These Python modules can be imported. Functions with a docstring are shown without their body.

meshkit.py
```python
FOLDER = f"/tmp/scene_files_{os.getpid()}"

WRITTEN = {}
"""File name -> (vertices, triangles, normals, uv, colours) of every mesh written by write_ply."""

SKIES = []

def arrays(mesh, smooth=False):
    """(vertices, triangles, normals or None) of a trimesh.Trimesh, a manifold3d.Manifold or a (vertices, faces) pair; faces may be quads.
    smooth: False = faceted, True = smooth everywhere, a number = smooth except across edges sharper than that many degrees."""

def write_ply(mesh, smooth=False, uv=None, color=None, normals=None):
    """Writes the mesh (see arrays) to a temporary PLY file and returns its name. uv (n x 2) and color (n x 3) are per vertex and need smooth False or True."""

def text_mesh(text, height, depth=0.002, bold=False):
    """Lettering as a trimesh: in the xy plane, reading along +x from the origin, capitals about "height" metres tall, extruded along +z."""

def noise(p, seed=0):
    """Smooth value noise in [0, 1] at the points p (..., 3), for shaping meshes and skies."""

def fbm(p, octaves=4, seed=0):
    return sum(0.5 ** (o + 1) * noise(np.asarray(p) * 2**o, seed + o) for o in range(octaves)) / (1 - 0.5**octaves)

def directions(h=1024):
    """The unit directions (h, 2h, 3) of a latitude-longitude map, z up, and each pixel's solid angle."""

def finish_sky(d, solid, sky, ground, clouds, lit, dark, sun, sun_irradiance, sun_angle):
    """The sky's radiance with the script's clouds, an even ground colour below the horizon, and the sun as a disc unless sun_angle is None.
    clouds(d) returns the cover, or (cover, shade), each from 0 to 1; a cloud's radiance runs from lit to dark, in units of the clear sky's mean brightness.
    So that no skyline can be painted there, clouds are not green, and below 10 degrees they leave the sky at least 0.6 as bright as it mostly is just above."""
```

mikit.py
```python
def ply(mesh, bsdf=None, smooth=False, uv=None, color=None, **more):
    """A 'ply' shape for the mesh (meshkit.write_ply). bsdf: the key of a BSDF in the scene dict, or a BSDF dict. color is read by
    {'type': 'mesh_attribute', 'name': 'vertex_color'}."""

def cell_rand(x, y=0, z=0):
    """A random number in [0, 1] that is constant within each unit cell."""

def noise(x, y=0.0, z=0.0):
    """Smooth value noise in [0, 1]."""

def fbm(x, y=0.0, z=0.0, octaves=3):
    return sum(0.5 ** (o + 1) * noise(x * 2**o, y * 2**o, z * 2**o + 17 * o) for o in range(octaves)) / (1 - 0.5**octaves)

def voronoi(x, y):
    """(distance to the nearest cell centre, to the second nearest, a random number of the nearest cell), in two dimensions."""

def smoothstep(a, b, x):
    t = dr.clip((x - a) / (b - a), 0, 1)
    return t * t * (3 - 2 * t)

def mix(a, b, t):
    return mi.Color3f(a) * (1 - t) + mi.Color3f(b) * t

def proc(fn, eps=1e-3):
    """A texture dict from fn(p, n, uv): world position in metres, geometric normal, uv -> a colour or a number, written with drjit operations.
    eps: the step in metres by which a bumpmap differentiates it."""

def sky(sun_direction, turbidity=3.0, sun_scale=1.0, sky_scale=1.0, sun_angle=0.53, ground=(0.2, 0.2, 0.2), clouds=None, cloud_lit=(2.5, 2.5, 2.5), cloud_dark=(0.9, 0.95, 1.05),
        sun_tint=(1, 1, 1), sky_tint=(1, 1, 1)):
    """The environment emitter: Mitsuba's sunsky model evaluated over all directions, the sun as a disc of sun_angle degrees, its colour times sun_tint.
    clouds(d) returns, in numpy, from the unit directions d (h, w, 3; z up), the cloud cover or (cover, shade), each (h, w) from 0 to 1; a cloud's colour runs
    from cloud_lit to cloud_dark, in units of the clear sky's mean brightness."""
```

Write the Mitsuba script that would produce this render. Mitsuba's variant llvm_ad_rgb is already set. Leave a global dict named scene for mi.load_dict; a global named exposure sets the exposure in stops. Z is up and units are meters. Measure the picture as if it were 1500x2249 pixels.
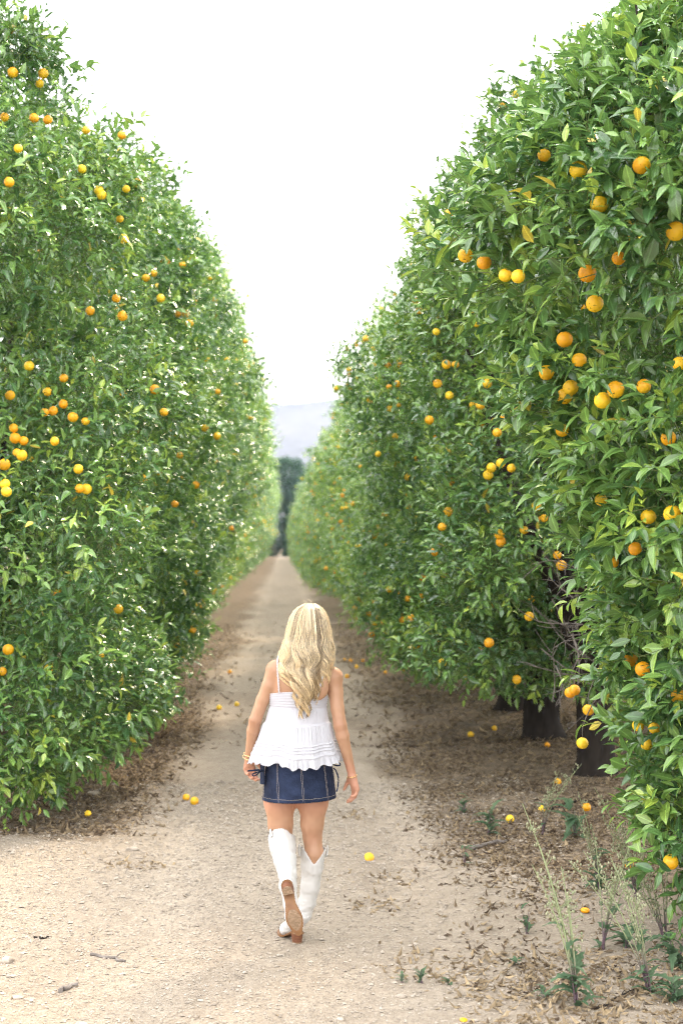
import math
import numpy as np
import trimesh
import drjit as dr
import mitsuba as mi
import mikit
import meshkit

T = mi.ScalarTransform4f
scene, labels = {}, {}

# ------------------------------------------------------------------ camera, sky, exposure
EYE = np.array([0.0, 0.0, 2.02])
FPX = 3124.0                                   # focal length in pixels of the 1500 x 2249 photograph
YAW, PITCH = math.atan(125 / FPX), math.atan(65.5 / FPX)
FWD = np.array([math.sin(YAW) * math.cos(PITCH), math.cos(YAW) * math.cos(PITCH), math.sin(PITCH)])
RIGHT = np.cross(FWD, [0, 0, 1.0]); RIGHT /= np.linalg.norm(RIGHT)
UP = np.cross(RIGHT, FWD)
scene['camera'] = {
    'type': 'thinlens', 'fov_axis': 'x', 'fov': math.degrees(2 * math.atan(750 / FPX)),
    'aperture_radius': 0.0105, 'focus_distance': 7.15, 'near_clip': 0.1, 'far_clip': 8000.0,
    'to_world': T().look_at(origin=EYE.tolist(), target=(EYE + FWD).tolist(), up=[0, 0, 1]),
    'medium': {'type': 'ref', 'id': 'air'},
}


def cloud_cover(d):
    shade = 0.55 * meshkit.fbm(d * np.array([2.2, 2.2, 5.0]) + 3.1, 4, 5)
    return np.ones(d.shape[:2]), np.clip(shade - 0.05, 0, 1)


SUN = (0.42, 0.62, 0.85)
scene['sky_light'] = mikit.sky(SUN, turbidity=4, sun_scale=0.18, sun_angle=10, ground=(0.3, 0.27, 0.22), clouds=cloud_cover,
                               cloud_lit=(2.0, 2.0, 2.02), cloud_dark=(1.35, 1.4, 1.5), sun_tint=(1, 0.98, 0.95))
exposure = 4.5

# ------------------------------------------------------------------ haze
scene['air'] = {'type': 'homogeneous', 'albedo': {'type': 'rgb', 'value': [0.93, 0.95, 0.98]}, 'sigma_t': {'type': 'rgb', 'value': [0.000105, 0.000122, 0.00017]}}


def rays_of(px, py):
    d = FWD + ((px - 750) / FPX) * RIGHT + ((1124.5 - py) / FPX) * UP
    return d / d[1]                            # per metre of depth along y


def at(px, py, y):
    """The point of the plane at depth y that the photograph shows at this pixel."""
    return EYE + rays_of(px, py) * y


def pixel(p):
    q = np.asarray(p, float) - EYE
    w = q @ FWD
    return 750 + FPX * (q @ RIGHT) / w, 1124.5 - FPX * (q @ UP) / w


def unit(v):
    v = np.asarray(v, float)
    return v / np.maximum(np.linalg.norm(v, axis=-1, keepdims=True), 1e-12)


def add(key, mesh, bsdf, smooth=False, uv=None, **label):
    scene[key] = mikit.ply(mesh, bsdf, smooth, uv=uv)
    if label:
        labels[key] = label
    return key


_taken = {}


def numbered(name):
    n = _taken.get(name, -1) + 1
    _taken[name] = n
    return name if n == 0 else f'{name}_{n:03d}'


# ------------------------------------------------------------------ materials
def rgb(*c):
    return {'type': 'rgb', 'value': list(c)}


def leaf_colour(p, n, uv):
    tone = dr.floor(uv.x)
    a = uv.x - tone
    t = tone / 9.0
    c = mikit.mix((0.055, 0.123, 0.042), (0.142, 0.254, 0.060), mikit.smoothstep(0.0, 0.55, t))
    c = c * (1 - mikit.smoothstep(0.5, 0.9, t)) + mi.Color3f(0.285, 0.385, 0.065) * mikit.smoothstep(0.5, 0.9, t)
    c = c * (1 - mikit.smoothstep(0.94, 0.98, t)) + mi.Color3f(0.42, 0.34, 0.05) * mikit.smoothstep(0.94, 0.98, t)
    mid = 1 - mikit.smoothstep(0.02, 0.07, dr.abs(a - 0.5))
    side = dr.abs(dr.sin((uv.y * 9.0 - dr.abs(a - 0.5) * 5.0) * 3.14159))
    blot = mikit.noise(p.x * 40, p.y * 40, p.z * 40)
    return c * (0.82 + 0.36 * blot) * (1 + 0.55 * mid + 0.16 * (1 - mikit.smoothstep(0.0, 0.35, side)))


LEAF = mikit.proc(leaf_colour)
scene['leaf_skin'] = {'type': 'blendbsdf', 'weight': 0.62,
    'a': {'type': 'principledthin', 'base_color': LEAF, 'diff_trans': 1.25, 'roughness': 0.5, 'spec_trans': 0.0},
    'b': {'type': 'twosided', 'n': {'type': 'principled', 'base_color': LEAF, 'roughness': 0.21, 'specular': 0.8}}}


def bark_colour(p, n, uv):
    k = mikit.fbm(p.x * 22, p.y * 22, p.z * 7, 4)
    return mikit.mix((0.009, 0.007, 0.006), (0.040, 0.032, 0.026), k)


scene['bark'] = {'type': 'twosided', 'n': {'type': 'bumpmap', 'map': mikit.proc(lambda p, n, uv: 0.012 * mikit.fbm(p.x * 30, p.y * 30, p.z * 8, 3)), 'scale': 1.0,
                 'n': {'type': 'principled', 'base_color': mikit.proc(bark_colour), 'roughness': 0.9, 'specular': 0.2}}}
scene['dead_twig'] = {'type': 'twosided', 'n': {'type': 'principled', 'roughness': 0.8, 'specular': 0.2,
                      'base_color': mikit.proc(lambda p, n, uv: mikit.mix((0.085, 0.070, 0.060), (0.22, 0.195, 0.175), mikit.noise(p.x * 30, p.y * 30, p.z * 30)))}}
scene['green_stem'] = {'type': 'twosided', 'n': {'type': 'principled', 'roughness': 0.6, 'specular': 0.3,
                       'base_color': mikit.proc(lambda p, n, uv: mikit.mix((0.06, 0.09, 0.03), (0.14, 0.17, 0.06), mikit.noise(p.x * 20, p.y * 20, p.z * 20)))}}


def peel_colour(p, n, uv):
    k = mikit.noise(p.x * 5, p.y * 5, p.z * 5)
    c = mikit.mix((0.78, 0.34, 0.010), (0.84, 0.55, 0.024), mikit.smoothstep(0.25, 0.75, k))
    spot = mikit.smoothstep(0.80, 0.86, mikit.noise(p.x * 110, p.y * 110, p.z * 110)) * mikit.smoothstep(0.5, 0.7, mikit.noise(p.x * 9 + 7, p.y * 9, p.z * 9))
    return c * (1 - 0.75 * spot)


PEEL = mikit.proc(peel_colour)
scene['peel'] = {'type': 'bumpmap', 'map': mikit.proc(lambda p, n, uv: 0.0009 * mikit.noise(p.x * 420, p.y * 420, p.z * 420), eps=4e-4), 'scale': 1.0,
                 'n': {'type': 'principled', 'base_color': PEEL, 'roughness': 0.38, 'specular': 0.45}}


# the bare wheel track down the alley, and leaf-strewn soil under the rows
def soil_colour(p, n, uv):
    x, y = p.x, p.y
    big = mikit.fbm(x * 0.9 + 5, y * 0.45, 0.0, 3)
    wob = (mikit.fbm(x * 1.7, y * 0.8, 3.0, 4) - 0.5)
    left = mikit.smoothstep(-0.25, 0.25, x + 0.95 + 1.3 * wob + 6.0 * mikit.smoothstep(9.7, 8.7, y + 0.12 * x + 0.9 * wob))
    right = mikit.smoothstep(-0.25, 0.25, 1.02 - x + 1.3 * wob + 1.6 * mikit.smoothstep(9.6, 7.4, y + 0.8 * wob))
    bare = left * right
    fine = mikit.noise(x * 150, y * 150, 1.0)
    grit = mikit.noise(x * 85, y * 85, 2.0)
    mid = mikit.fbm(x * 13, y * 13, 4.0, 3)
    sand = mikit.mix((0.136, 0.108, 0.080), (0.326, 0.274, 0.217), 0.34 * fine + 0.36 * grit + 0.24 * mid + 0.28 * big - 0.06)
    flake, edge, rnd = mikit.voronoi(x * 26 + 2 * mid, y * 26)
    chip = mikit.smoothstep(0.02, 0.2, edge - flake)
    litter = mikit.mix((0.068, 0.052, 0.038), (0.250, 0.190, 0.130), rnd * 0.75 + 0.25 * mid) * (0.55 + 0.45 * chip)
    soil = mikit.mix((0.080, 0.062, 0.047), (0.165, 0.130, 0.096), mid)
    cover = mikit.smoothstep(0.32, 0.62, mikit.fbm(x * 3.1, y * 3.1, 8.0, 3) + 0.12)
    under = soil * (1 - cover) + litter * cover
    patch = mikit.smoothstep(0.50, 0.74, mikit.fbm(x * 1.4 + 9, y * 0.7, 6.0, 3)) * 0.4
    sand = sand * (1 - patch) + mi.Color3f(0.190, 0.149, 0.111) * (0.7 + 0.6 * mid) * patch
    rut = dr.exp(-dr.square((x - 0.78) / 0.2)) + dr.exp(-dr.square((x + 0.72) / 0.2))
    sand = sand * (1 + 0.16 * rut * mikit.smoothstep(6.0, 9.0, y) * (0.4 + mid))
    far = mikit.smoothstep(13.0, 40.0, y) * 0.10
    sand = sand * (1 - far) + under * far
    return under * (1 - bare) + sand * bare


def soil_height(p, n, uv):
    return 0.006 * mikit.noise(p.x * 60, p.y * 60, 2.0) + 0.003 * mikit.noise(p.x * 150, p.y * 150, 1.0) + 0.016 * mikit.fbm(p.x * 11, p.y * 11, 4.0, 2)


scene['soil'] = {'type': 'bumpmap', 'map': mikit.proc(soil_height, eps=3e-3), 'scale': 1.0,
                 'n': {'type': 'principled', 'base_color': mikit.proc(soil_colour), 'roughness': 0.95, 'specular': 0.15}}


def stone_colour(p, n, uv):
    return mikit.mix((0.17, 0.137, 0.107), (0.42, 0.365, 0.30), mikit.cell_rand(p.x * 28, p.y * 28, 0) * 0.6 + 0.4 * mikit.noise(p.x * 170, p.y * 170, p.z * 170))


scene['stone_rock'] = {'type': 'principled', 'base_color': mikit.proc(stone_colour), 'roughness': 0.85, 'specular': 0.25}


def dry_colour(p, n, uv):
    tone = dr.floor(uv.x)
    c = mikit.mix((0.090, 0.065, 0.045), (0.430, 0.330, 0.205), tone / 9.0)
    return c * (0.8 + 0.4 * mikit.noise(p.x * 60, p.y * 60, p.z * 60))


scene['dry_leaf'] = {'type': 'principledthin', 'base_color': mikit.proc(dry_colour), 'diff_trans': 0.4, 'roughness': 0.8, 'spec_trans': 0.0}
scene['windbreak_leaf'] = {'type': 'principledthin', 'base_color': mikit.proc(lambda p, n, uv: mikit.mix((0.036, 0.078, 0.052), (0.085, 0.150, 0.095), mikit.noise(p.x * 1.5, p.y * 1.5, p.z * 1.5))), 'diff_trans': 0.5, 'roughness': 0.6, 'spec_trans': 0.0}
scene['hill_rock'] = {'type': 'diffuse', 'reflectance': mikit.proc(lambda p, n, uv: mikit.mix((0.075, 0.082, 0.085), (0.145, 0.145, 0.145), mikit.fbm(p.x * 0.02, p.z * 0.03, p.y * 0.01, 4)))}

# ------------------------------------------------------------------ ground
def ground_height(x, y):
    p = np.stack([x, y, np.zeros_like(x)], -1)
    h = 0.05 * (meshkit.fbm(p * 0.35, 3, 1) - 0.5) + 0.012 * (meshkit.fbm(p * 2.3, 3, 2) - 0.5)
    h += 0.09 * np.clip((np.abs(x) - 1.2) / 1.6, 0, 1) * np.clip((y - 7.5) / 3, 0, 1) * np.clip((400 - y) / 100, 0, 1)     # rows stand on low berms
    h += 0.035 * np.sin(y * 1.15 + 0.7 * np.sin(x)) * np.clip((y - 11) / 5, 0, 1) * np.clip((180 - y) / 40, 0, 1)
    rut = np.exp(-((x - 0.78) / 0.16) ** 2) + np.exp(-((x + 0.72 + 0.05 * np.sin(y * .7)) / 0.16) ** 2)
    h -= 0.022 * rut * np.clip((y - 6) / 2, 0, 1)
    near = np.exp(-((x - 0.09) ** 2 + (y - 7.25) ** 2) / 0.5)
    return h * (1 - near)


def strip(a, b, step):
    return np.arange(a, b - 1e-9, step)


gx = np.concatenate([[-3500, -1200, -400, -150, -60, -30], strip(-16, -4.5, 0.5), strip(-4.5, 4.5, 0.055), strip(4.5, 16, 0.5), [16, 30, 60, 150, 400, 1200, 3500]])
gy = np.concatenate([[-600, -100, -30, -8, 0, 2, 3.2], strip(4.2, 14, 0.055), strip(14, 30, 0.16), strip(30, 70, 0.5), strip(70, 200, 2.0), [200, 260, 400, 700, 1100, 1600, 2600, 3400]])
GX, GY = np.meshgrid(gx, gy, indexing='ij')
GZ = ground_height(GX, GY)
gv = np.stack([GX, GY, GZ], -1).reshape(-1, 3)
ni, nj = GX.shape
ii, jj = np.meshgrid(np.arange(ni - 1), np.arange(nj - 1), indexing='ij')
quad = np.stack([ii * nj + jj, (ii + 1) * nj + jj, (ii + 1) * nj + jj + 1, ii * nj + jj + 1], -1).reshape(-1, 4)
qc = gv[quad].mean(1)
edge_noise = meshkit.fbm(np.stack([qc[:, 0] * 0 + 3, qc[:, 1] * 0.8, qc[:, 0] * 0], -1), 3, 4) - 0.5
left_open = 6.0 * np.clip((9.7 - qc[:, 1] - 0.12 * qc[:, 0]) / 1.0, 0, 1)
on_path = (qc[:, 0] > -1.02 - 0.7 * edge_noise - left_open) & (qc[:, 0] < 1.02 + 0.7 * edge_noise) & (qc[:, 1] > 3) & (qc[:, 1] < 186)


def sheet(q):
    used, inv = np.unique(q, return_inverse=True)
    return trimesh.Trimesh(gv[used], np.vstack([inv.reshape(q.shape)[:, [0, 1, 2]], inv.reshape(q.shape)[:, [0, 2, 3]]]), process=False)


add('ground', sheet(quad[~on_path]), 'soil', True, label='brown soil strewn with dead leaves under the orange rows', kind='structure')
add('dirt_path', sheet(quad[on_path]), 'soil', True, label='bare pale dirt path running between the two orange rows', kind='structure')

# the pale mountain closing the view
mx = np.linspace(-900, 1000, 120)
mz = np.linspace(0, 1, 26)
MX, MT = np.meshgrid(mx, mz, indexing='ij')
ridge = 156 + 26 * np.sin(MX / 210 + 0.9) + 34 * (meshkit.fbm(np.stack([MX * 0.006, MX * 0, MX * 0], -1), 4, 3) - 0.5) + 0.10 * np.clip(MX - 20, 0, 300)
rough = 110 * (meshkit.fbm(np.stack([MX * 0.012, MT * 3, MX * 0], -1), 4, 8) - 0.5) * np.sin(MT * np.pi)
mv = np.stack([MX, 1250 + 420 * MT + rough, -2 + ridge * MT ** 0.9], -1).reshape(-1, 3)
a, b = np.meshgrid(np.arange(119), np.arange(25), indexing='ij')
mq = np.stack([a * 26 + b, (a + 1) * 26 + b, (a + 1) * 26 + b + 1, a * 26 + b + 1], -1).reshape(-1, 4)
add('mountain', (mv, mq), 'hill_rock', True, label='pale hazy blue mountain ridge beyond the end of the path', kind='structure')

# ------------------------------------------------------------------ foliage kit
def leaf_template(stations):
    """A pointed leaf along +y of length 1, half width 0.5 in x (scaled later), folded along its midrib and arched."""
    if stations == 3:
        ys, ws = [0.22, 0.48, 0.78], [0.36, 0.5, 0.30]
    elif stations == 2:
        ys, ws = [0.30, 0.68], [0.45, 0.42]
    else:
        ys, ws = [0.45], [0.5]
    v, uv = [[0, 0, 0]], [[0.5, 0]]
    for y, w in zip(ys, ws):
        z = -0.22 * y * y
        v += [[-w, y, z + 0.16 * w * 2 * 0.5], [0, y, z], [w, y, z + 0.16 * w * 2 * 0.5]]
        uv += [[0.5 - w * 0.9, y], [0.5, y], [0.5 + w * 0.9, y]]
    v.append([0, 1, -0.24]); uv.append([0.5, 1])
    f = [[0, 2, 1], [0, 3, 2]]
    for s in range(len(ys) - 1):
        k = 1 + 3 * s
        for c in (0, 1):
            f += [[k + c, k + c + 1, k + c + 4], [k + c, k + c + 4, k + c + 3]]
    k, e = 1 + 3 * (len(ys) - 1), len(v) - 1
    f += [[k, k + 1, e], [k + 1, k + 2, e]]
    return np.array(v, float), np.array(f), np.array(uv, float)


TPL = {k: leaf_template(k) for k in (1, 2, 3)}


class Leaves:
    """Leaf frames: base, direction, upper side, length, width, tone."""

    def __init__(self, base, d, up, length, width, tone, bend):
        self.base, self.d, self.up, self.length, self.width, self.tone, self.bend = base, d, up, length, width, tone, bend

    def pick(self, m):
        return Leaves(*(getattr(self, k)[m] for k in ('base', 'd', 'up', 'length', 'width', 'tone', 'bend')))

    def centre(self):
        return self.base + self.d * (self.length * 0.5)[:, None]

    def mesh(self, stations):
        tv, tf, tuv = TPL[stations]
        side = np.cross(self.d, self.up)
        n, k = len(self.base), len(tv)
        v = (self.base[:, None] + tv[None, :, 0:1] * (side * self.width[:, None])[:, None] + tv[None, :, 1:2] * (self.d * self.length[:, None])[:, None]
             + tv[None, :, 2:3] * (self.up * (self.length * self.bend)[:, None])[:, None])
        f = tf[None] + (np.arange(n) * k)[:, None, None]
        uv = np.broadcast_to(tuv[None], (n, k, 2)).copy()
        uv[..., 0] = np.clip(uv[..., 0], 0.03, 0.97) + self.tone[:, None]
        return (v.reshape(-1, 3), f.reshape(-1, 3)), uv.reshape(-1, 2)


def shoots(P, N, rng, per=8, length=0.092, droop=0.0, reach=0.2, young=0.16):
    """Leafy shoots at the points P with outward normals N: (leaves, stem ends)."""
    n = len(P)
    axis = unit(N * 0.75 + np.array([0, 0, 0.42 - droop]) + rng.normal(0, 0.42, (n, 3)))
    other = unit(np.cross(axis, rng.normal(0, 1, (n, 3))))
    third = np.cross(axis, other)
    size = reach * rng.uniform(0.7, 1.35, n)
    shoot_tone = np.clip(rng.normal(2.2, 1.4, n) + 5.5 * (meshkit.fbm(P * 0.9, 3, 31) - 0.5), 0, 5.5) + np.where(rng.random(n) < young, rng.uniform(2, 4, n), 0)
    i = np.arange(per)
    s = (i + 0.6) / per
    ang = i[None] * 2.4 + rng.uniform(0, 6.28, n)[:, None] + rng.normal(0, 0.3, (n, per))
    tilt = np.radians(72 - 44 * s[None] + rng.normal(0, 13, (n, per)))
    rad = np.cos(ang)[..., None] * other[:, None] + np.sin(ang)[..., None] * third[:, None]
    d = unit(np.cos(tilt)[..., None] * axis[:, None] + np.sin(tilt)[..., None] * rad + np.array([0, 0, -0.10]))
    base = P[:, None] + axis[:, None] * (s[None, :, None] * size[:, None, None])
    up = axis[:, None] * 0.55 + np.array([0, 0, 0.75]) + rng.normal(0, 0.30, (n, per, 3))
    up = unit(up - (up * d).sum(-1, keepdims=True) * d)
    L = length * rng.uniform(0.50, 1.28, (n, per)) * (1.0 - 0.28 * s[None])
    W = L * rng.uniform(0.34, 0.54, (n, per))
    tone = np.clip(np.floor(shoot_tone[:, None] + 2.2 * s[None] ** 2 + rng.normal(0, 0.8, (n, per))), 0, 8)
    tone = np.where(rng.random((n, per)) < 0.005, 9, tone)
    bend = rng.uniform(0.3, 1.7, (n, per)) * np.where(rng.random((n, per)) < .12, 2.0, 1.0)
    lv = Leaves(base.reshape(-1, 3), d.reshape(-1, 3), up.reshape(-1, 3), L.ravel(), W.ravel(), tone.ravel(), bend.ravel())
    return lv, P + axis * size[:, None]


def tube(pts, radii, sides=6, cap=True):
    p = np.asarray(pts, float)
    t = unit(np.gradient(p, axis=0))
    ref = np.array([0, 0, 1.0]) if abs(t[0][2]) < 0.9 else np.array([1.0, 0, 0])
    a = unit(np.cross(t, ref)); b = np.cross(t, a)
    ang = np.arange(sides) * 2 * np.pi / sides
    r = np.broadcast_to(np.asarray(radii, float), (len(p),))
    v = (p[:, None] + r[:, None, None] * (np.cos(ang)[None, :, None] * a[:, None] + np.sin(ang)[None, :, None] * b[:, None])).reshape(-1, 3)
    i, j = np.meshgrid(np.arange(len(p) - 1), np.arange(sides), indexing='ij')
    q = np.stack([i * sides + j, i * sides + (j + 1) % sides, (i + 1) * sides + (j + 1) % sides, (i + 1) * sides + j], -1).reshape(-1, 4)
    f = np.vstack([q[:, [0, 1, 2]], q[:, [0, 2, 3]]])
    if cap:
        m = len(v)
        v = np.vstack([v, p[:1], p[-1:]])
        k = np.arange(sides)
        f = np.vstack([f, np.stack([(k + 1) % sides, k, k * 0 + m], 1), np.stack([(len(p) - 1) * sides + k, (len(p) - 1) * sides + (k + 1) % sides, k * 0 + m + 1], 1)])
    return v, f


def join(parts):
    vs, fs, at_ = [], [], 0
    for v, f in parts:
        vs.append(v); fs.append(np.asarray(f) + at_); at_ += len(v)
    return np.vstack(vs), np.vstack(fs)


def spline(pts, n):
    """Catmull-Rom through the points."""
    p = np.asarray(pts, float)
    p = np.vstack([2 * p[0] - p[1], p, 2 * p[-1] - p[-2]])
    out = []
    for t in np.linspace(0, len(p) - 3 - 1e-6, n):
        i, u = int(t), t - int(t)
        a, b, c, d = p[i:i + 4]
        out.append(0.5 * (2 * b + (c - a) * u + (2 * a - 5 * b + 4 * c - d) * u * u + (3 * b - a - 3 * c + d) * u ** 3))
    return np.array(out)


class Crown:
    """A bumpy crown round a vertical axis: radius by height, from which leaves, fruit and ray hits are taken."""

    def __init__(self, x, y, zs, rs, ry=1.0, seed=0, bump=1.0):
        self.x, self.y, self.zs, self.rs, self.ry, self.seed, self.bump = x, y, np.array(zs, float), np.array(rs, float), ry, seed, bump

    def radius(self, th, z):
        r = np.interp(z, self.zs, self.rs, left=0, right=0)
        q = np.stack([np.cos(th) * 2 + self.seed * 7.3, np.sin(th) * 2 * self.ry, z], -1)
        b = 0.95 * (meshkit.fbm(q * 0.95, 2, self.seed) - 0.5) + 0.42 * (meshkit.fbm(q * 2.6, 2, self.seed + 9) - 0.5)
        return np.maximum(r + self.bump * b * np.clip(r, 0, 1), 0)

    def point(self, th, z):
        r = self.radius(th, z)
        return np.stack([self.x + r * np.cos(th), self.y + r * self.ry * np.sin(th), z], -1)

    def sample(self, n, rng):
        z = rng.uniform(self.zs[0], self.zs[-1], n * 6)
        th = rng.uniform(-np.pi, np.pi, n * 6)
        slope = np.interp(z, self.zs, np.gradient(self.rs, self.zs))
        w = (np.interp(z, self.zs, self.rs) + 0.05) * np.sqrt(1 + slope ** 2)
        keep = rng.random(len(z)) < w / w.max()
        z, th = z[keep][:n], th[keep][:n]
        e = 0.06
        p = self.point(th, z)
        tu = self.point(th + e, z) - self.point(th - e, z)
        tv = self.point(th, z + e) - self.point(th, z - e)
        return p, unit(np.cross(tu, tv))

    def area(self):
        z = np.linspace(self.zs[0], self.zs[-1], 80)
        r = np.interp(z, self.zs, self.rs)
        return float((2 * np.pi * r[:-1] * np.hypot(np.diff(z), np.diff(r))).sum() * (1 + self.ry) / 2)

    def inside(self, p):
        d = p - np.array([self.x, self.y, 0])
        th = np.arctan2(d[..., 1] / self.ry, d[..., 0])
        return np.hypot(d[..., 0], d[..., 1] / self.ry) < self.radius(th, p[..., 2])


def clumped(P, rng, low=0.06):
    return rng.random(len(P)) < np.clip(3.4 * (0.5 * meshkit.fbm(P * 1.35, 2, 12) + 0.5 * meshkit.fbm(P * 2.7, 2, 14)) - 1.12, low, 1)


def deepen(P, N, rng):
    u = rng.random(len(P))
    depth = np.where(u < 0.52, rng.uniform(-0.05, 0.10, len(P)), np.where(u < 0.78, rng.uniform(0.08, 0.32, len(P)), rng.uniform(0.3, 0.9, len(P))))
    return P - N * depth[:, None]


def in_view(P, margin=0.5):
    q = P - EYE
    w = np.maximum(q @ FWD, 0.1)
    return (np.abs(q @ RIGHT) < w * 750 / FPX + margin) & (np.abs(q @ UP) < w * 1125 / FPX + margin)


def trunk_mesh(x, y, rng, top=2.4, r=0.15, spread=1.2):
    z0 = float(ground_height(np.array([x]), np.array([y]))[0]) - 0.06
    parts = []
    fork = 0.55 + rng.uniform(0, 0.25)
    pts = spline([[x, y, z0], [x + rng.normal(0, .02), y + rng.normal(0, .02), z0 + 0.3], [x + rng.normal(0, .04), y + rng.normal(0, .04), z0 + fork + 0.2]], 9)
    parts.append(tube(pts, r * np.array([1.45, 1.2, 1.08, 1.0, .97, .95, .95, .97, 0.8]), 14))
    for k in range(6):
        th = k * 1.05 + rng.uniform(-.3, .3)
        h = rng.uniform(0.7, 1.0) * top
        e = np.array([math.cos(th), math.sin(th), 0]) * spread * rng.uniform(0.6, 1.1)
        p = spline([pts[-2] - [0, 0, 0.12], pts[-2] + e * 0.3 + [0, 0, h * 0.3], pts[-2] + e * 0.7 + [0, 0, h * 0.7], pts[-2] + e + [0, 0, h * 1.1]], 9)
        parts.append(tube(p, r * np.linspace(0.52, 0.16, 9), 8))
        for m in (3, 5, 7):
            q = unit(rng.normal(0, 1, 3) + [0, 0, .5]) * rng.uniform(0.5, 0.9)
            parts.append(tube(spline([p[m], p[m] + q * .5 + rng.normal(0, .05, 3), p[m] + q], 6), np.linspace(0.022, 0.006, 6), 5))
    return join(parts)


def fruit_mesh(level):
    s = trimesh.creation.icosphere(level, 1.0)
    v = np.array(s.vertices)
    v[:, 2] *= 0.97
    v[:, 2] -= 0.06 * np.exp(-(v[:, 0] ** 2 + v[:, 1] ** 2) / 0.04) * np.sign(v[:, 2])
    return v, np.array(s.faces)


FRUIT = {k: mikit.ply(fruit_mesh(k), 'peel', True) for k in (2, 3)}
_cal = [np.array([0, 0, 0.98])]
for k in range(10):
    rr = 0.30 if k % 2 == 0 else 0.13
    _cal.append(np.array([rr * math.cos(k * .628), rr * math.sin(k * .628), 0.955 + 0.03 * (k % 2)]))
CALYX = mikit.ply((np.array(_cal), np.array([[0, 1 + k, 1 + (k + 1) % 10] for k in range(10)])), 'green_stem')
LEAF_PLY = {}


def leaf_part(lv, i):
    t = int(lv.tone[i])
    if t not in LEAF_PLY:
        v, f, uv = TPL[3]
        uv = uv.copy(); uv[:, 0] = np.clip(uv[:, 0], .03, .97) + t
        LEAF_PLY[t] = mikit.ply((v, f), 'leaf_skin', True, uv=uv)
    side = np.cross(lv.d[i], lv.up[i])
    m = np.eye(4)
    m[:3, 0], m[:3, 1], m[:3, 2], m[:3, 3] = side * lv.width[i], lv.d[i] * lv.length[i], lv.up[i] * lv.length[i] * lv.bend[i], lv.base[i]
    return {**LEAF_PLY[t], 'to_world': T(m.tolist())}


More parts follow.
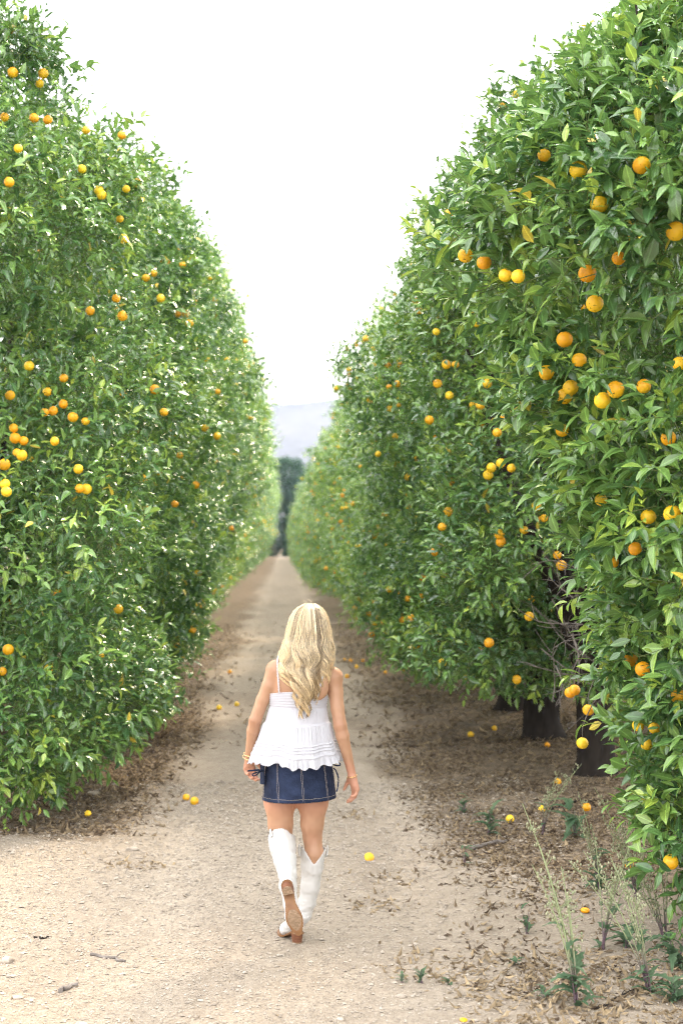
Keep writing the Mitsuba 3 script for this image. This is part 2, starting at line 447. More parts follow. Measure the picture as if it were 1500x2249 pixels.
def largest_seen(lv, blockers, count):
    """Indices of the leaves that show largest: a coarse depth buffer over the photograph's frame."""
    c = lv.centre()
    q = c - EYE
    w = q @ FWD
    px, py = pixel(c)
    ok = (px > 5) & (px < 1495) & (py > 5) & (py < 2244)
    for b in blockers:                                      # nearer crowns hide what lies behind them
        for s in (0.55, 0.7, 0.82, 0.92):
            ok &= ~b.inside(EYE + q * s)
    facing = np.abs((lv.up * unit(q)).sum(1))
    score = lv.length * lv.width * facing / w ** 2
    order = np.argsort(w)
    best = {}
    for i in order:
        if ok[i]:
            best.setdefault((int(px[i] // 22), int(py[i] // 22)), i)
    front = np.array(sorted(best.values()))
    return front[np.argsort(-score[front])][:count] if len(front) else front


# ------------------------------------------------------------------ the two orange rows
RIGHT_Z, LEFT_X = 3.1, -3.1
near_trees = [
    dict(crown=Crown(3.0, 7.0, [.25, .5, 1.3, 1.9, 2.55, 3.0, 3.3, 3.6, 3.95, 4.25, 4.5, 4.72, 5.0], [.82, 1.02, 1.24, 1.46, 1.66, 1.68, 1.95, 2.08, 1.85, 1.6, 1.28, .9, 0.05], seed=1, bump=0.6), trunk=(3.0, 7.0),
         label='nearest orange tree on the right, sharp glossy leaves filling the right edge', stations=3, density=165),
    dict(crown=Crown(3.25, 11.9, [.78, 1.1, 1.8, 3, 4.5, 5.7, 6.2, 6.6], [1.0, 1.85, 2.0, 2.1, 1.85, 1.2, .7, .05], seed=2, ry=.9, bump=0.85), trunk=(2.62, 11.9),
         label='second orange tree in the right row, with bare grey twigs beside the gap', stations=2, density=140),
    dict(crown=Crown(3.25, 14.6, [.66, 1.0, 1.8, 3, 4.3, 5.3, 6.0, 6.5], [1.0, 1.9, 2.1, 2.2, 2.05, 1.6, 1.0, .05], seed=3, ry=.72, bump=1.1), trunk=(2.62, 14.3),
         label='third orange tree in the right row, on the thick dark trunk seen under the leaves', stations=2, density=125),
    dict(crown=Crown(3.3, 17.6, [.35, .8, 1.8, 3, 4.5, 5.7, 6.3, 6.8], [1.3, 1.95, 2.1, 2.25, 2.15, 1.6, .9, .05], seed=4, ry=.74, bump=1.3), trunk=(2.6, 16.3),
         label='fourth orange tree in the right row, behind the woman to the right', stations=1, density=110),
    dict(crown=Crown(-3.25, 11.3, [.22, .7, 2, 3.5, 4.5, 5.1, 6.1, 6.8], [1.55, 2.2, 2.15, 2.1, 2.05, 1.85, 1.15, .05], seed=5, bump=1.25), trunk=(-3.25, 11.3),
         label='nearest orange tree on the left, leafy to the ground with clustered fruit', stations=2, density=140),
    dict(crown=Crown(-3.1, 14.6, [.25, .8, 2, 3.5, 4.5, 5.3, 6.1, 6.7], [1.6, 2.1, 2.2, 2.3, 2.2, 1.9, 1.2, .05], seed=6, ry=.72, bump=1.3), trunk=(-3.1, 14.6),
         label='second orange tree in the left row, glittering leaf tips over the path edge', stations=2, density=120),
    dict(crown=Crown(-3.1, 18.2, [.25, .8, 2, 3.5, 4.6, 5.5, 6.2, 6.8], [1.5, 2.0, 2.15, 2.3, 2.4, 2.25, 1.6, .05], seed=7, ry=.72, bump=1.3), trunk=(-3.1, 18.2),
         label='third orange tree in the left row, behind the glittering one', stations=1, density=105),
    dict(crown=Crown(-3.1, 22.0, [.25, .8, 2, 3.5, 4.8, 6.0, 7.0, 7.7], [1.5, 1.95, 2.15, 2.35, 2.45, 2.3, 1.6, .05], seed=8, ry=.76, bump=1.3), trunk=(-3.1, 22.0),
         label='fourth orange tree in the left row, reaching highest against the sky there', stations=1, density=95),
]
crowns = [t['crown'] for t in near_trees]

# where the photograph shows fruit (pixels), hung where that line of sight first meets a crown
fruit_seen = [
    (1197, 277), (1409, 362), (1316, 448), (1484, 507), (1359, 566), (1063, 576), (1110, 604), (1138, 606), (1306, 666), (1045, 708), (1112, 708), (1178, 804),
    (1200, 818), (1253, 851), (1323, 879), (1352, 855), (1414, 848), (1272, 790), (1240, 745), (1492, 798), (1477, 1129), (1424, 1135), (1468, 962), (1320, 1098),
    (1345, 1235), (1395, 1205), (1385, 1450), (1412, 1470), (1401, 1594), (1437, 1600), (1420, 1635), (1377, 1660), (1490, 1530), (1473, 1894), (1492, 1980),
    (1358, 1845), (1305, 1228), (1246, 1035), (1235, 945), (1195, 340), (1270, 372), (1290, 600), (1240, 870),
    (986, 470), (1000, 505), (998, 533), (1085, 385), (858, 620), (912, 660), (875, 690), (917, 683), (958, 728), (980, 800), (1000, 800), (987, 868), (1039, 888), (1055, 890),
    (1070, 842), (961, 842), (943, 922), (951, 960), (1100, 1017), (1079, 1027), (1072, 1043), (1123, 1028), (1145, 905), (1155, 882), (1107, 915), (970, 1125),
    (984, 1124), (971, 1157), (1179, 1112), (1195, 1138), (1151, 1164), (1100, 1190), (1224, 1219), (1233, 1242), (902, 1358), (884, 1362), (924, 1310), (896, 1315),
    (1162, 1354), (1074, 1412), (1135, 1493), (1112, 1520), (1100, 1543), (830, 997), (855, 850), (826, 833), (768, 905), (757, 915), (790, 1065), (1092, 950), (905, 525), (1022, 560),
    (28, 158), (87, 182), (10, 256), (180, 370), (20, 399), (217, 417), (223, 427), (277, 414), (268, 296), (189, 285), (263, 480), (353, 655), (269, 693),
    (428, 662), (198, 682), (140, 830), (64, 803), (104, 860), (22, 868), (139, 887), (117, 902), (98, 905), (160, 916), (188, 925), (120, 969), (37, 994),
    (30, 940), (33, 962), (52, 968), (48, 1000), (10, 1020), (11, 1063), (14, 1080), (175, 1073), (190, 1074), (315, 1051), (384, 1107), (172, 1030), (18, 1427),
    (5, 1475), (226, 1702), (260, 1338), (338, 600), (408, 690), (498, 790), (320, 610), (105, 262), (40, 325), (395, 1000), (450, 940), (360, 905), (455, 790), (478, 860),
    (95, 160), (75, 258), (340, 855), (430, 1065),
]
fp = np.array(fruit_seen, float)
fd = FWD + ((fp[:, :1] - 750) / FPX) * RIGHT + ((1124.5 - fp[:, 1:]) / FPX) * UP
fd /= np.linalg.norm(fd, axis=1, keepdims=True)
ts = np.arange(4.5, 27, 0.03)
hit_t, hit_k = np.full(len(fp), np.inf), np.full(len(fp), -1)
for k, c in enumerate(crowns):
    ins = c.inside(EYE + fd[:, None] * ts[None, :, None])
    first = np.where(ins.any(1), ts[ins.argmax(1)], np.inf)
    m = first < hit_t
    hit_t[m], hit_k[m] = first[m], k

rng = np.random.default_rng(11)
for k, t in enumerate(near_trees):
    c, key = t['crown'], numbered('orange_tree')
    t['key'] = key
    labels[key] = dict(label=t['label'], category='orange tree', group='orange trees of the near rows')
    n = int(c.area() * t['density'] * (1.95 if k == 0 else 1.7))
    P, N = c.sample(n, rng)
    m = clumped(P, rng)
    P, N = P[m], N[m]
    toward = ((EYE - P) * N).sum(1) > -0.3 * np.linalg.norm(EYE - P, axis=1)
    alley = (N[:, 0] * np.sign(c.x)) < 0.35
    keep = rng.random(len(P)) < np.where((toward | alley) & in_view(P, 0.9), 1.0, 0.28)
    P, N = P[keep], N[keep]
    P = deepen(P, N, rng)
    if k == 1:                                              # a hollow of dead wood facing the gap before the second tree
        hollow = at(1235, 1400, 11.0)
        away = (((P - hollow) / [0.42, 0.9, 0.62]) ** 2).sum(1) > 1
        P, N = P[away], N[away]
    low = np.clip((1.2 - P[:, 2]) / 1.2, 0, 1)
    lv, tips = shoots(P, N, rng, per=9 if k == 0 else 8, length=0.115 if k == 0 else 0.104, reach=0.22)
    mine = np.where(hit_k == k)[0]
    gone = np.zeros(len(lv.base), bool)
    cen = lv.centre() - EYE
    for j in mine:                                          # keep the sight line to each fruit mostly open
        along = cen @ fd[j]
        off = np.linalg.norm(cen - along[:, None] * fd[j], axis=1)
        gone |= (along < hit_t[j] + 0.06) & (off < 0.052) & (rng.random(len(along)) < (0.92 if k == 0 else 0.95))
    lv = lv.pick(~gone)
    blockers = [crowns[j] for j in range(8) if j != k and crowns[j].y < c.y and crowns[j].x * c.x > 0]
    if k in (0, 1, 4, 5):
        chosen = largest_seen(lv, blockers, 300 if k in (0, 4) else 200)
        for i in chosen:
            scene[numbered(key + '__leaf')] = leaf_part(lv, i)
        rest = np.ones(len(lv.base), bool); rest[chosen] = False
        lv = lv.pick(rest)
    mesh, uv = lv.mesh(t['stations'])
    add(key + '__crown', mesh, 'leaf_skin', True, uv=uv, kind='stuff')
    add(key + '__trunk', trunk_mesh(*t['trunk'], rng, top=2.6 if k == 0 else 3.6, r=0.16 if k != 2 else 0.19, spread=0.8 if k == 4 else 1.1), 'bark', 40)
    if k in (0, 1, 4):
        vis = in_view(P, 0.1)
        mid = (P + tips) / 2 - EYE
        for j in mine:
            along = mid @ fd[j]
            vis &= (along > hit_t[j] + .02) | (np.linalg.norm(mid - along[:, None] * fd[j], axis=1) > .10)
        add(key + '__twigs', join([tube([a - (b - a) * 0.5, b], [0.003, 0.0016], 3, False) for a, b in zip(P[vis], tips[vis])]), 'green_stem', True, kind='stuff')
    spots_ = [EYE + fd[j] * (hit_t[j] + (0.02 if k == 0 else -0.02)) for j in mine]
    extra = np.where((N[:, 0] * np.sign(c.x) < -0.15) & in_view(P, 0))[0]
    spots_ += [P[e] + N[e] * 0.06 for e in rng.choice(extra, (0, 45, 70, 90, 14, 45, 70, 70)[k], replace=False)]
    for pos in spots_:
        r = 0.0355 * rng.uniform(0.84, 1.14)
        tilt = T().translate(pos.tolist()).rotate([1, 0, 0], float(rng.normal(0, 18))).rotate([0, 1, 0], float(rng.normal(0, 18))).rotate([0, 0, 1], float(rng.uniform(0, 360))).scale([r, r, r * rng.uniform(0.95, 1.08)])
        fk = numbered(key + '__orange')
        scene[fk] = {**FRUIT[3 if k == 0 else 2], 'to_world': tilt}
        if k == 0:
            scene[fk + '__calyx'] = {**CALYX, 'to_world': tilt}


# trees farther down both rows: copies of four grown once
def variant(name, seed, density, stations, length, per, zs, rs, n_fruit):
    r = np.random.default_rng(seed)
    c = Crown(0, 0, zs, rs, ry=.76, seed=seed, bump=1.3)
    P, N = c.sample(int(c.area() * density * 1.5), r)
    m = clumped(P, r)
    P, N = P[m], N[m]
    keep = r.random(len(P)) < np.where(N[:, 0] < 0.3, 1.0, 0.3)
    P, N = P[keep], N[keep]
    F = P[r.choice(np.where(N[:, 0] < 0.2)[0], n_fruit)]
    lv, _ = shoots(deepen(P, N, r), N, r, per=per, length=length, reach=length * 2.1, young=0.34)
    lv.tone = np.clip(lv.tone + (0.8 if length < .18 else 0.1), 0, 8).round()
    mesh, uv = lv.mesh(stations)
    tm = trunk_mesh(0, 0, r, top=3.4)
    s = trimesh.creation.icosphere(1, 0.036)
    fruit = join([(np.array(s.vertices) + p * [1.05, 1.05, 1], np.array(s.faces)) for p in F])
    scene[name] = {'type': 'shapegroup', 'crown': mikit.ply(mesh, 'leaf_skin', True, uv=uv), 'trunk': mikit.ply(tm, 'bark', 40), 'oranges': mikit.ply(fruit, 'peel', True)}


PROF = ([.25, .8, 2, 3.4, 4.5, 5.4, 6.0, 6.4], [1.45, 1.95, 2.1, 2.15, 1.95, 1.45, .85, .05])
PROFL = ([.25, .8, 2, 3.4, 4.5, 5.4, 6.1, 6.7], [1.0, 1.4, 1.8, 2.1, 2.2, 2.0, 1.3, .05])
PROF2 = ([.25, .8, 2, 3.2, 4.3, 5.3, 6.3, 7.0], [1.35, 1.9, 2.15, 2.1, 1.95, 1.6, .9, .05])
variant('mid_growth', 21, 56, 1, 0.145, 7, *PROF, 120)
variant('mid_growth_other', 22, 56, 1, 0.145, 7, *PROF2, 130)
variant('far_growth', 23, 26, 1, 0.20, 6, *PROF2, 80)
variant('left_growth', 25, 56, 1, 0.145, 7, *PROFL, 70)
variant('left_growth_other', 26, 56, 1, 0.145, 7, *PROFL, 90)
variant('left_far_growth', 27, 26, 1, 0.20, 6, *PROFL, 60)
variant('far_growth_other', 24, 26, 1, 0.20, 6, *PROF, 70)


def plant(side, y, far, i, label, group, x=3.1):
    key = numbered('orange_tree')
    g = (('left_far_growth', 'left_far_growth') if far else ('left_growth', 'left_growth_other')) if side < 0 else (('far_growth', 'far_growth_other') if far else ('mid_growth', 'mid_growth_other'))
    r = np.random.default_rng(900 + i)
    s = r.uniform(0.90, 1.08) * (1.08 if side < 0 else 1.0)
    scene[key] = {'type': 'instance', 'group': {'type': 'ref', 'id': g[i % 2]},
                  'to_world': T().translate([side * (x + (-0.05 + 0.34 * min(max((y - 25) / 35, 0), 1) if side < 0 else 0.22 - 0.38 * min(max((y - 30) / 40, 0), 1)) + r.normal(0, .12)), y, 0.02]).scale([side * s, s * r.choice([-1, 1]) * 1.05, s * r.uniform(0.90, 1.08) * (1.16 if side < 0 else 0.98)]).rotate([0, 0, 1], float(r.uniform(-25, 25)))}
    labels[key] = dict(label=label, category='orange tree', group=group)
    labels[key + '__crown'] = dict(kind='stuff'); labels[key + '__oranges'] = dict(kind='stuff')


ORD = ['fifth', 'sixth', 'seventh', 'eighth', 'ninth', 'tenth']
i = 0
for side, y, name in ((1, 20.2, 'right'), (-1, 25.8, 'left')):
    for k in range(40):
        far = y > 48
        if k < 6:
            lab, grp = f'{ORD[k]} orange tree from the front in the {name} row', f'orange trees in the middle of the {name} row'
        else:
            lab, grp = f'blurred orange tree in the far stretch of the {name} row', f'orange trees in the far stretch of the {name} row'
        plant(side, y, far, i, lab, grp)
        i += 1
        y += 3.5 if y < 34 else 3.9
        if y > 172:
            break

# the tall dark windbreak that closes the path
def windbreak(i, x, y, h, label):
    key = numbered('windbreak_tree')
    r = np.random.default_rng(300 + i)
    c = Crown(x, y, [0.05, 1.5, 4, h * .6, h * .85, h * .96, h], [2.3, 2.7, 2.9, 2.9, 2.5, 1.6, .05], seed=40 + i, bump=1.5)
    P, N = c.sample(int(c.area() * 20), r)
    lv, _ = shoots(deepen(P, N, r), N, r, per=6, length=0.42, reach=0.8, young=0.0)
    lv.tone = np.minimum(lv.tone, 2)
    mesh, uv = lv.mesh(1)
    add(key + '__crown', mesh, 'windbreak_leaf', True, uv=uv, kind='stuff')
    add(key + '__trunk', tube(spline([[x, y, -.1], [x + .1, y, h * .4], [x, y, h * .8]], 8), np.linspace(.3, .08, 8), 9), 'bark', 40)
    labels[key] = dict(label=label, category='tree', group='windbreak trees at the end of the path')


for i, (x, y, h, l) in enumerate([(-5.2, 190, 13.5, 'dark windbreak tree left of the path end, behind the left row'), (0.1, 192, 13.0, 'tall dark windbreak tree closing the far end of the path'),
                                  (3.4, 190, 11.0, 'dark windbreak tree right of the path end, behind the right row')]):
    windbreak(i, x, y, h, l)

# ------------------------------------------------------------------ gravel, dead leaves, stones, sticks
def height_at(x, y):
    return ground_height(np.asarray(x, float), np.asarray(y, float))


def open_ground(x, y):
    """Roughly 1 on the bare track, 0 under the rows."""
    left = np.clip((x + 1.02 + 6.0 * np.clip((9.7 - y - 0.12 * x) / 1.0, 0, 1)) / 0.5 + 0.5, 0, 1)
    right = np.clip((1.02 - 0.25 * np.clip((7.4 - y) / 1.8, 0, 1) - x) / 0.5 + 0.5, 0, 1)
    return left * right


def scatter(n, x0, x1, y0, y1, rng, power=1.0):
    x = rng.uniform(x0, x1, n)
    y = y0 + (y1 - y0) * rng.random(n) ** power
    p = np.stack([x, y, height_at(x, y)], -1)
    return p[in_view(p, 0.05)]


rng = np.random.default_rng(5)
ico = trimesh.creation.icosphere(0, 1.0)
IV, IF = np.array(ico.vertices), np.array(ico.faces)
OV = np.array([[1, 0, 0], [0, 1, 0], [-1, 0, 0], [0, -1, 0], [0, 0, 1], [0, 0, -1.0]])
OF = np.array([[0, 1, 4], [1, 2, 4], [2, 3, 4], [3, 0, 4]])
P = scatter(160000, -2.6, 2.0, 5.4, 12.0, rng, 1.6)
P = P[rng.random(len(P)) < 0.30 + 0.70 * open_ground(P[:, 0], P[:, 1])][:44000]
size = np.minimum(0.0034 * np.exp(rng.normal(0, 0.50, len(P))), 0.013) * np.clip(P[:, 1] / 6.5, 0.9, 1.7)
jit = rng.uniform(0.6, 1.25, (len(P), 6, 1))
turn = rng.uniform(0, 6.28, len(P))
co, si = np.cos(turn)[:, None], np.sin(turn)[:, None]
shape = OV[None] * jit
shape = np.stack([shape[..., 0] * co - shape[..., 1] * si, shape[..., 0] * si + shape[..., 1] * co, shape[..., 2] + .15 * rng.normal(0, 1, (len(P), 6))], -1)
sc = size[:, None, None] * np.stack([rng.uniform(.8, 1.5, len(P)), rng.uniform(.8, 1.5, len(P)), rng.uniform(.5, .9, len(P))], -1)[:, None]
gvv = P[:, None] + shape * sc + np.stack([0 * size, 0 * size, 0.25 * size], -1)[:, None]
gff = OF[None] + (np.arange(len(P)) * 6)[:, None, None]
add('gravel', (gvv.reshape(-1, 3), gff.reshape(-1, 3)), 'stone_rock', False, label='fine pale gravel scattered over the bare path', kind='stuff')


def litter(P, rng, size, lift=0.012, mean=2.6):
    n = len(P)
    th = rng.uniform(0, 6.28, n)
    d = unit(np.stack([np.cos(th), np.sin(th), rng.normal(0, 0.18, n)], -1))
    up = unit(np.array([0, 0, 1.0]) + rng.normal(0, 0.38, (n, 3)))
    flip = rng.random(n) < 0.5
    up[flip] *= -1
    up = unit(up - (up * d).sum(-1, keepdims=True) * d)
    L = size * rng.uniform(0.5, 1.3, n)
    W = L * rng.uniform(0.22, 0.5, n)
    tone = np.floor(np.clip(rng.normal(mean, 2.2, n), 0, 9))
    lv = Leaves(P + np.array([0, 0, 1.0]) * rng.uniform(0.1, 1, n)[:, None] * lift, d, up, L, W, tone, rng.uniform(0.6, 3.0, n))
    return lv


A = scatter(60000, 0.55, 3.2, 5.3, 14, rng, 1.1)
A = A[rng.random(len(A)) < np.clip(1.0 - open_ground(A[:, 0], A[:, 1]), 0.0, 1) * np.clip(meshkit.fbm(A * 2.1, 2, 5) * 2.4 - 0.6, 0.06, 1) * np.clip((A[:, 1] - 4.2) / 5, .35, 1)]
B = scatter(36000, -4.2, -0.7, 8.6, 17, rng, 1.0)
B = B[rng.random(len(B)) < np.clip(1.0 - open_ground(B[:, 0], B[:, 1]), 0.0, 1) * 0.7]
C = scatter(26000, -2.6, 3.6, 14, 34, rng, 1.4)
C = C[rng.random(len(C)) < np.clip(1.15 - open_ground(C[:, 0], C[:, 1]), 0.10, 1) * 0.7]
D = scatter(260, -1.6, 1.2, 5.4, 13, rng, 1.0)
spots = np.array([[0.62, 6.75], [0.72, 6.95], [0.82, 6.6], [0.95, 6.35], [0.55, 7.9], [0.62, 8.6], [-.95, 9.0], [0.50, 10.5]])
E = spots[rng.integers(0, len(spots), 420)] + rng.normal(0, 0.11, (420, 2))
E = np.column_stack([E, height_at(E[:, 0], E[:, 1])])
F = scatter(9000, 0.75, 2.0, 5.3, 7.0, rng, 1.0)
F = F[rng.random(len(F)) < np.clip(1.0 - open_ground(F[:, 0], F[:, 1]), 0.0, 1) * 0.8]
F = F[:950]
tops = [litter(A[:9000], rng, 0.046), litter(B[:9000], rng, 0.056), litter(C[:9000], rng, 0.075, 0.02), litter(D, rng, 0.030, 0.003, 4.5), litter(E, rng, 0.046, 0.01, 5.0), litter(F, rng, 0.046, 0.02, 5.0)]
ms, us = zip(*[t.mesh(1) for t in tops])
add('dead_leaves', join(ms), 'dry_leaf', False, uv=np.vstack(us), label='tan and brown dead leaves lying under the rows and along the path edge', kind='stuff')


def stick(points_px, ys, r, label, bsdf='dead_twig', name='stick', wob=0.006, side=True):
    pts = []
    for (px_, py_), y in zip(points_px, ys):
        p = at(px_, py_, y)
        p[2] = float(height_at([p[0]], [p[1]])[0]) + r * 0.9
        pts.append(p)
    rr = np.random.default_rng(int(points_px[0][0]))
    c = spline(pts, 10)
    c[1:-1] += rr.normal(0, wob, (8, 3)) * [1, 1, .3]
    parts = [tube(c, r * np.linspace(1.1, 0.7, 10), 7)]
    if side:
        q = c[6]
        parts.append(tube(spline([q, q + [.02, .03, .012], q + [.05, .05, .01]], 5), r * np.linspace(.5, .25, 5), 5))
    add(numbered(name), join(parts), bsdf, 40)
    k = name if _taken[name] == 0 else f'{name}_{_taken[name]:03d}'
    labels[k] = dict(label=label, category='stick')


def gy_of(py):
    """Depth at which the flat ground shows at this pixel row."""
    d = FWD + ((1124.5 - py) / FPX) * UP
    return -EYE[2] * d[1] / d[2]


stick([(199, 2090), (240, 2096), (275, 2104)], [gy_of(2090), gy_of(2096), gy_of(2104)], 0.008, 'bare grey stick lying on the gravel, lower left')
stick([(133, 2168), (150, 2160), (168, 2155)], [gy_of(2168), gy_of(2160), gy_of(2155)], 0.011, 'short broken stub of wood on the gravel below the grey stick', side=False)
stick([(1034, 1871), (1075, 1862), (1112, 1858)], [gy_of(1871), gy_of(1862), gy_of(1858)], 0.014, 'pale bleached branch on the dead leaves right of the path', side=False)
stick([(1205, 1795), (1250, 1783), (1310, 1781)], [gy_of(1795), gy_of(1783), gy_of(1781)], 0.010, 'thin dark branch lying under the right row', 'bark')
stick([(1310, 2228), (1350, 2205), (1392, 2184)], [gy_of(2228), gy_of(2205), gy_of(2184)], 0.005, 'long thin twig on the dead leaves at the lower right corner', 'bark')
stick([(75, 2054), (92, 2056), (108, 2054)], [gy_of(2054), gy_of(2056), gy_of(2054)], 0.005, 'tiny dark twig on the gravel near the left edge', 'bark', side=False)


def stone(px_, py_, r, label, flat=0.5):
    y = gy_of(py_)
    p = at(px_, py_, y)
    s = trimesh.creation.icosphere(2, 1.0)
    v = np.array(s.vertices)
    v *= (0.72 + 0.55 * meshkit.fbm(v * 1.7 + px_, 3, int(px_)))[:, None]
    v = np.sign(v) * np.abs(v) ** 0.85 * r * [1.3, 1.0, flat]
    z = float(height_at([p[0]], [p[1]])[0])
    k = numbered('stone')
    add(k, (v + [p[0], p[1], z + r * flat * .4], np.array(s.faces)), 'stone_rock', 35)
    labels[k] = dict(label=label, category='stone')


stone(17, 2103, 0.024, 'pale blocky stone on the gravel at the left edge', .8)
stone(40, 2177, 0.022, 'flat whitish stone on the gravel in the lower left corner', .35)
stone(178, 2240, 0.022, 'brown flat stone at the bottom edge, left of centre', .5)
stone(970, 2062, 0.020, 'light grey stone on the gravel right of the boots', .5)
stone(748, 2236, 0.015, 'small tan stone at the bottom edge below the boots', .6)
stone(786, 2009, 0.008, 'small dark stone just right of the white boots', .8)
stone(882, 2188, 0.019, 'low brown stone beside the small green sprouts', .5)
stone(785, 1787, 0.026, 'white flat stone on the path, right of the skirt', .3)
stone(292, 1864, 0.030, 'dark knobbly stone at the edge of the shade, left of the path', .6)
stone(205, 1748, 0.040, 'white chip of stone on the dead leaves under the left row', .4)

# oranges that have dropped
fallen = [(409, 1746, 'whole fallen orange on the path edge left of the skirt'), (427, 1755, 'small fallen orange half hidden just right of the whole one, left of the skirt'),
          (193, 1789, 'fallen orange on the shaded dead leaves, lower left'), (811, 1884, 'crushed half orange on the bare path right of the boots'),
          (1120, 1809, 'bright fallen orange beside the bluish weed'), (1190, 1790, 'fallen orange between the bluish weed and the thin dark branch'),
          (1288, 1794, 'fallen orange behind the tall weeds, under the nearest right tree'), (1225, 1735, 'fallen orange in the deep shade left of the thin dark trunk'),
          (1086, 1606, 'yellowish fallen orange left of the black trunks'), (1034, 1617, 'dull fallen orange leftmost under the second right tree'),
          (1202, 1652, 'fallen orange in the shade right at the foot of the black trunk'), (520, 1546, 'fallen orange on the path left of the bare shoulder'),
          (481, 1551, 'faint dry fallen orange far left on the path'), (757, 1446, 'fallen orange nearest the right shoulder, at the row edge'),
          (770, 1452, 'fallen orange second from the right shoulder'), (783, 1467, 'yellow fallen orange under the leaves, right of the shoulder'),
          (797, 1452, 'fallen orange close to the hanging leaves, right of the shoulder'), (762, 1482, 'fallen orange lowest beside the right shoulder'),
          (846, 1479, 'fallen orange at the shade border under the right row'), (886, 1477, 'fallen orange deeper in the shade under the right row'),
          (1384, 1914, 'yellow fallen orange caught among the weeds below the nearest right tree'), (1285, 2004, 'rotting orange among the weeds at the right'),
          (505, 1470, 'blurred fallen orange on the path left of the hair'), (1018, 2238, 'orange peel scrap at the bottom edge among tan leaves')]
for i, (px_, py_, lab) in enumerate(fallen):
    y = gy_of(py_ + 6)
    p = at(px_, py_, y)
    r = (0.029 + 0.004 * math.sin(i * 2.3)) * (0.55 if i == 23 else 1)
    sq = 0.6 if i in (3, 21) else 0.35 if i == 23 else 0.95
    k = numbered('fallen_orange')
    z = float(height_at([p[0]], [p[1]])[0])
    scene[k] = {**FRUIT[2], 'to_world': T().translate([p[0], p[1], z + r * sq * 0.9]).rotate([1, .3, 0], 40 * i % 70).scale([r, r, r * sq] if sq < .9 else [r, r, r])}
    labels[k] = dict(label=lab, category='orange', group='oranges fallen on the ground')


# ------------------------------------------------------------------ weeds on the right verge
def weed_colour(p, n, uv):
    return mikit.mix((0.060, 0.115, 0.062), (0.160, 0.230, 0.135), mikit.noise(p.x * 14, p.y * 14, p.z * 14)) * (0.85 + 0.3 * mikit.noise(p.x * 90, p.y * 90, p.z * 90))


scene['weed_leaf'] = {'type': 'principledthin', 'base_color': mikit.proc(weed_colour), 'diff_trans': 0.8, 'roughness': 0.6, 'spec_trans': 0.0}
scene['weed_stem'] = {'type': 'twosided', 'n': {'type': 'principled', 'roughness': 0.6, 'specular': 0.3,
                      'base_color': mikit.proc(lambda p, n, uv: mikit.mix((0.115, 0.075, 0.090), (0.235, 0.270, 0.140), mikit.smoothstep(0.05, 0.30, p.z)))}}
scene['weed_bud'] = {'type': 'twosided', 'n': {'type': 'principled', 'roughness': 0.8,
                     'base_color': mikit.proc(lambda p, n, uv: mikit.mix((0.13, 0.175, 0.085), (0.36, 0.33, 0.22), mikit.noise(p.x * 60, p.y * 60, p.z * 60)))}}


def lobed_leaf(base, d, up, L, W, rng):
    """A wavy-edged narrow leaf, as (v, f)."""
    side = np.cross(d, up)
    n = 9
    v = []
    for i in range(n):
        t = i / (n - 1)
        w = W * math.sin(math.pi * min(1, 0.12 + 0.88 * t) ** 0.8) * (1.0 if i % 2 else 0.55) * (t < 1)
        c = base + d * L * t + up * (0.10 * L * math.sin(t * 3) - 0.30 * L * t * t)
        v += [c - side * w + up * w * .35, c, c + side * w + up * w * .35]
    f = []
    for i in range(n - 1):
        for c in (0, 1):
            a = 3 * i + c
            f += [[a, a + 1, a + 4], [a, a + 4, a + 3]]
    return np.array(v), np.array(f)


def weed(px_, py_, h, label, stems=5, leaves=8, buds=14, spread=0.22, leaf_len=0.085, lean=-0.1, upright=0.5):
    y = gy_of(py_)
    p = at(px_, py_, y)
    p[2] = float(height_at([p[0]], [p[1]])[0]) - 0.004
    r = np.random.default_rng(int(px_ * 7 + py_))
    key = numbered('weed')
    labels[key] = dict(label=label, category='weed', group='weeds on the right verge')
    bd, curves = [], []
    for s in range(stems):
        th = r.uniform(0, 6.28)
        hh = h * (1.0 if s == 0 else r.uniform(0.55, 0.95))
        e = np.array([math.cos(th) * spread * r.uniform(.3, 1) + lean, math.sin(th) * spread * .6, 0]) * hh
        c = spline([p + r.normal(0, .006, 3) * [1, 1, 0], p + e * .22 + [0, 0, hh * .36], p + e * .6 + [0, 0, hh * .72], p + e + [0, 0, hh]], 12)
        curves.append(c)
        parts = [tube(c, np.linspace(0.0044, 0.0017, 12) * (h / 0.8) ** .35, 5)]
        for k in range(int(buds / 2)):
            m = r.uniform(0.50, 0.97)
            q = c[int(m * 11)]
            dd = unit(np.array([r.normal(0, .6), r.normal(0, .6), 0.7])) * hh * r.uniform(0.06, 0.2) * (1.25 - m)
            tip = q + dd
            parts.append(tube(np.array([q, q + dd * .5 + r.normal(0, .004, 3), tip]), [0.0017, 0.0014, 0.0011], 4, False))
            for b in range(3):
                s_ = IV * np.array([.0040, .0040, .0072]) * r.uniform(.7, 1.4)
                bd.append((s_ + tip + r.normal(0, .010, 3), IF))
        add(numbered(key + '__stem'), join(parts), 'weed_stem', True)
    if bd:
        add(key + '__buds', join(bd), 'weed_bud', True, kind='stuff')
    for l in range(leaves):
        c = curves[l % stems]
        m = r.uniform(0.02, 0.42) if buds else r.uniform(0.0, 0.9)
        th = r.uniform(0, 6.28)
        d = unit(np.array([math.cos(th), math.sin(th), r.normal(upright, .3)]))
        up = unit(np.array([0, 0, 1.0]) - d[2] * d)
        L = leaf_len * r.uniform(.75, 1.5)
        add(numbered(key + '__leaf'), lobed_leaf(c[int(m * 11)], d, up, L, L * r.uniform(.16, .25), r), 'weed_leaf', True)


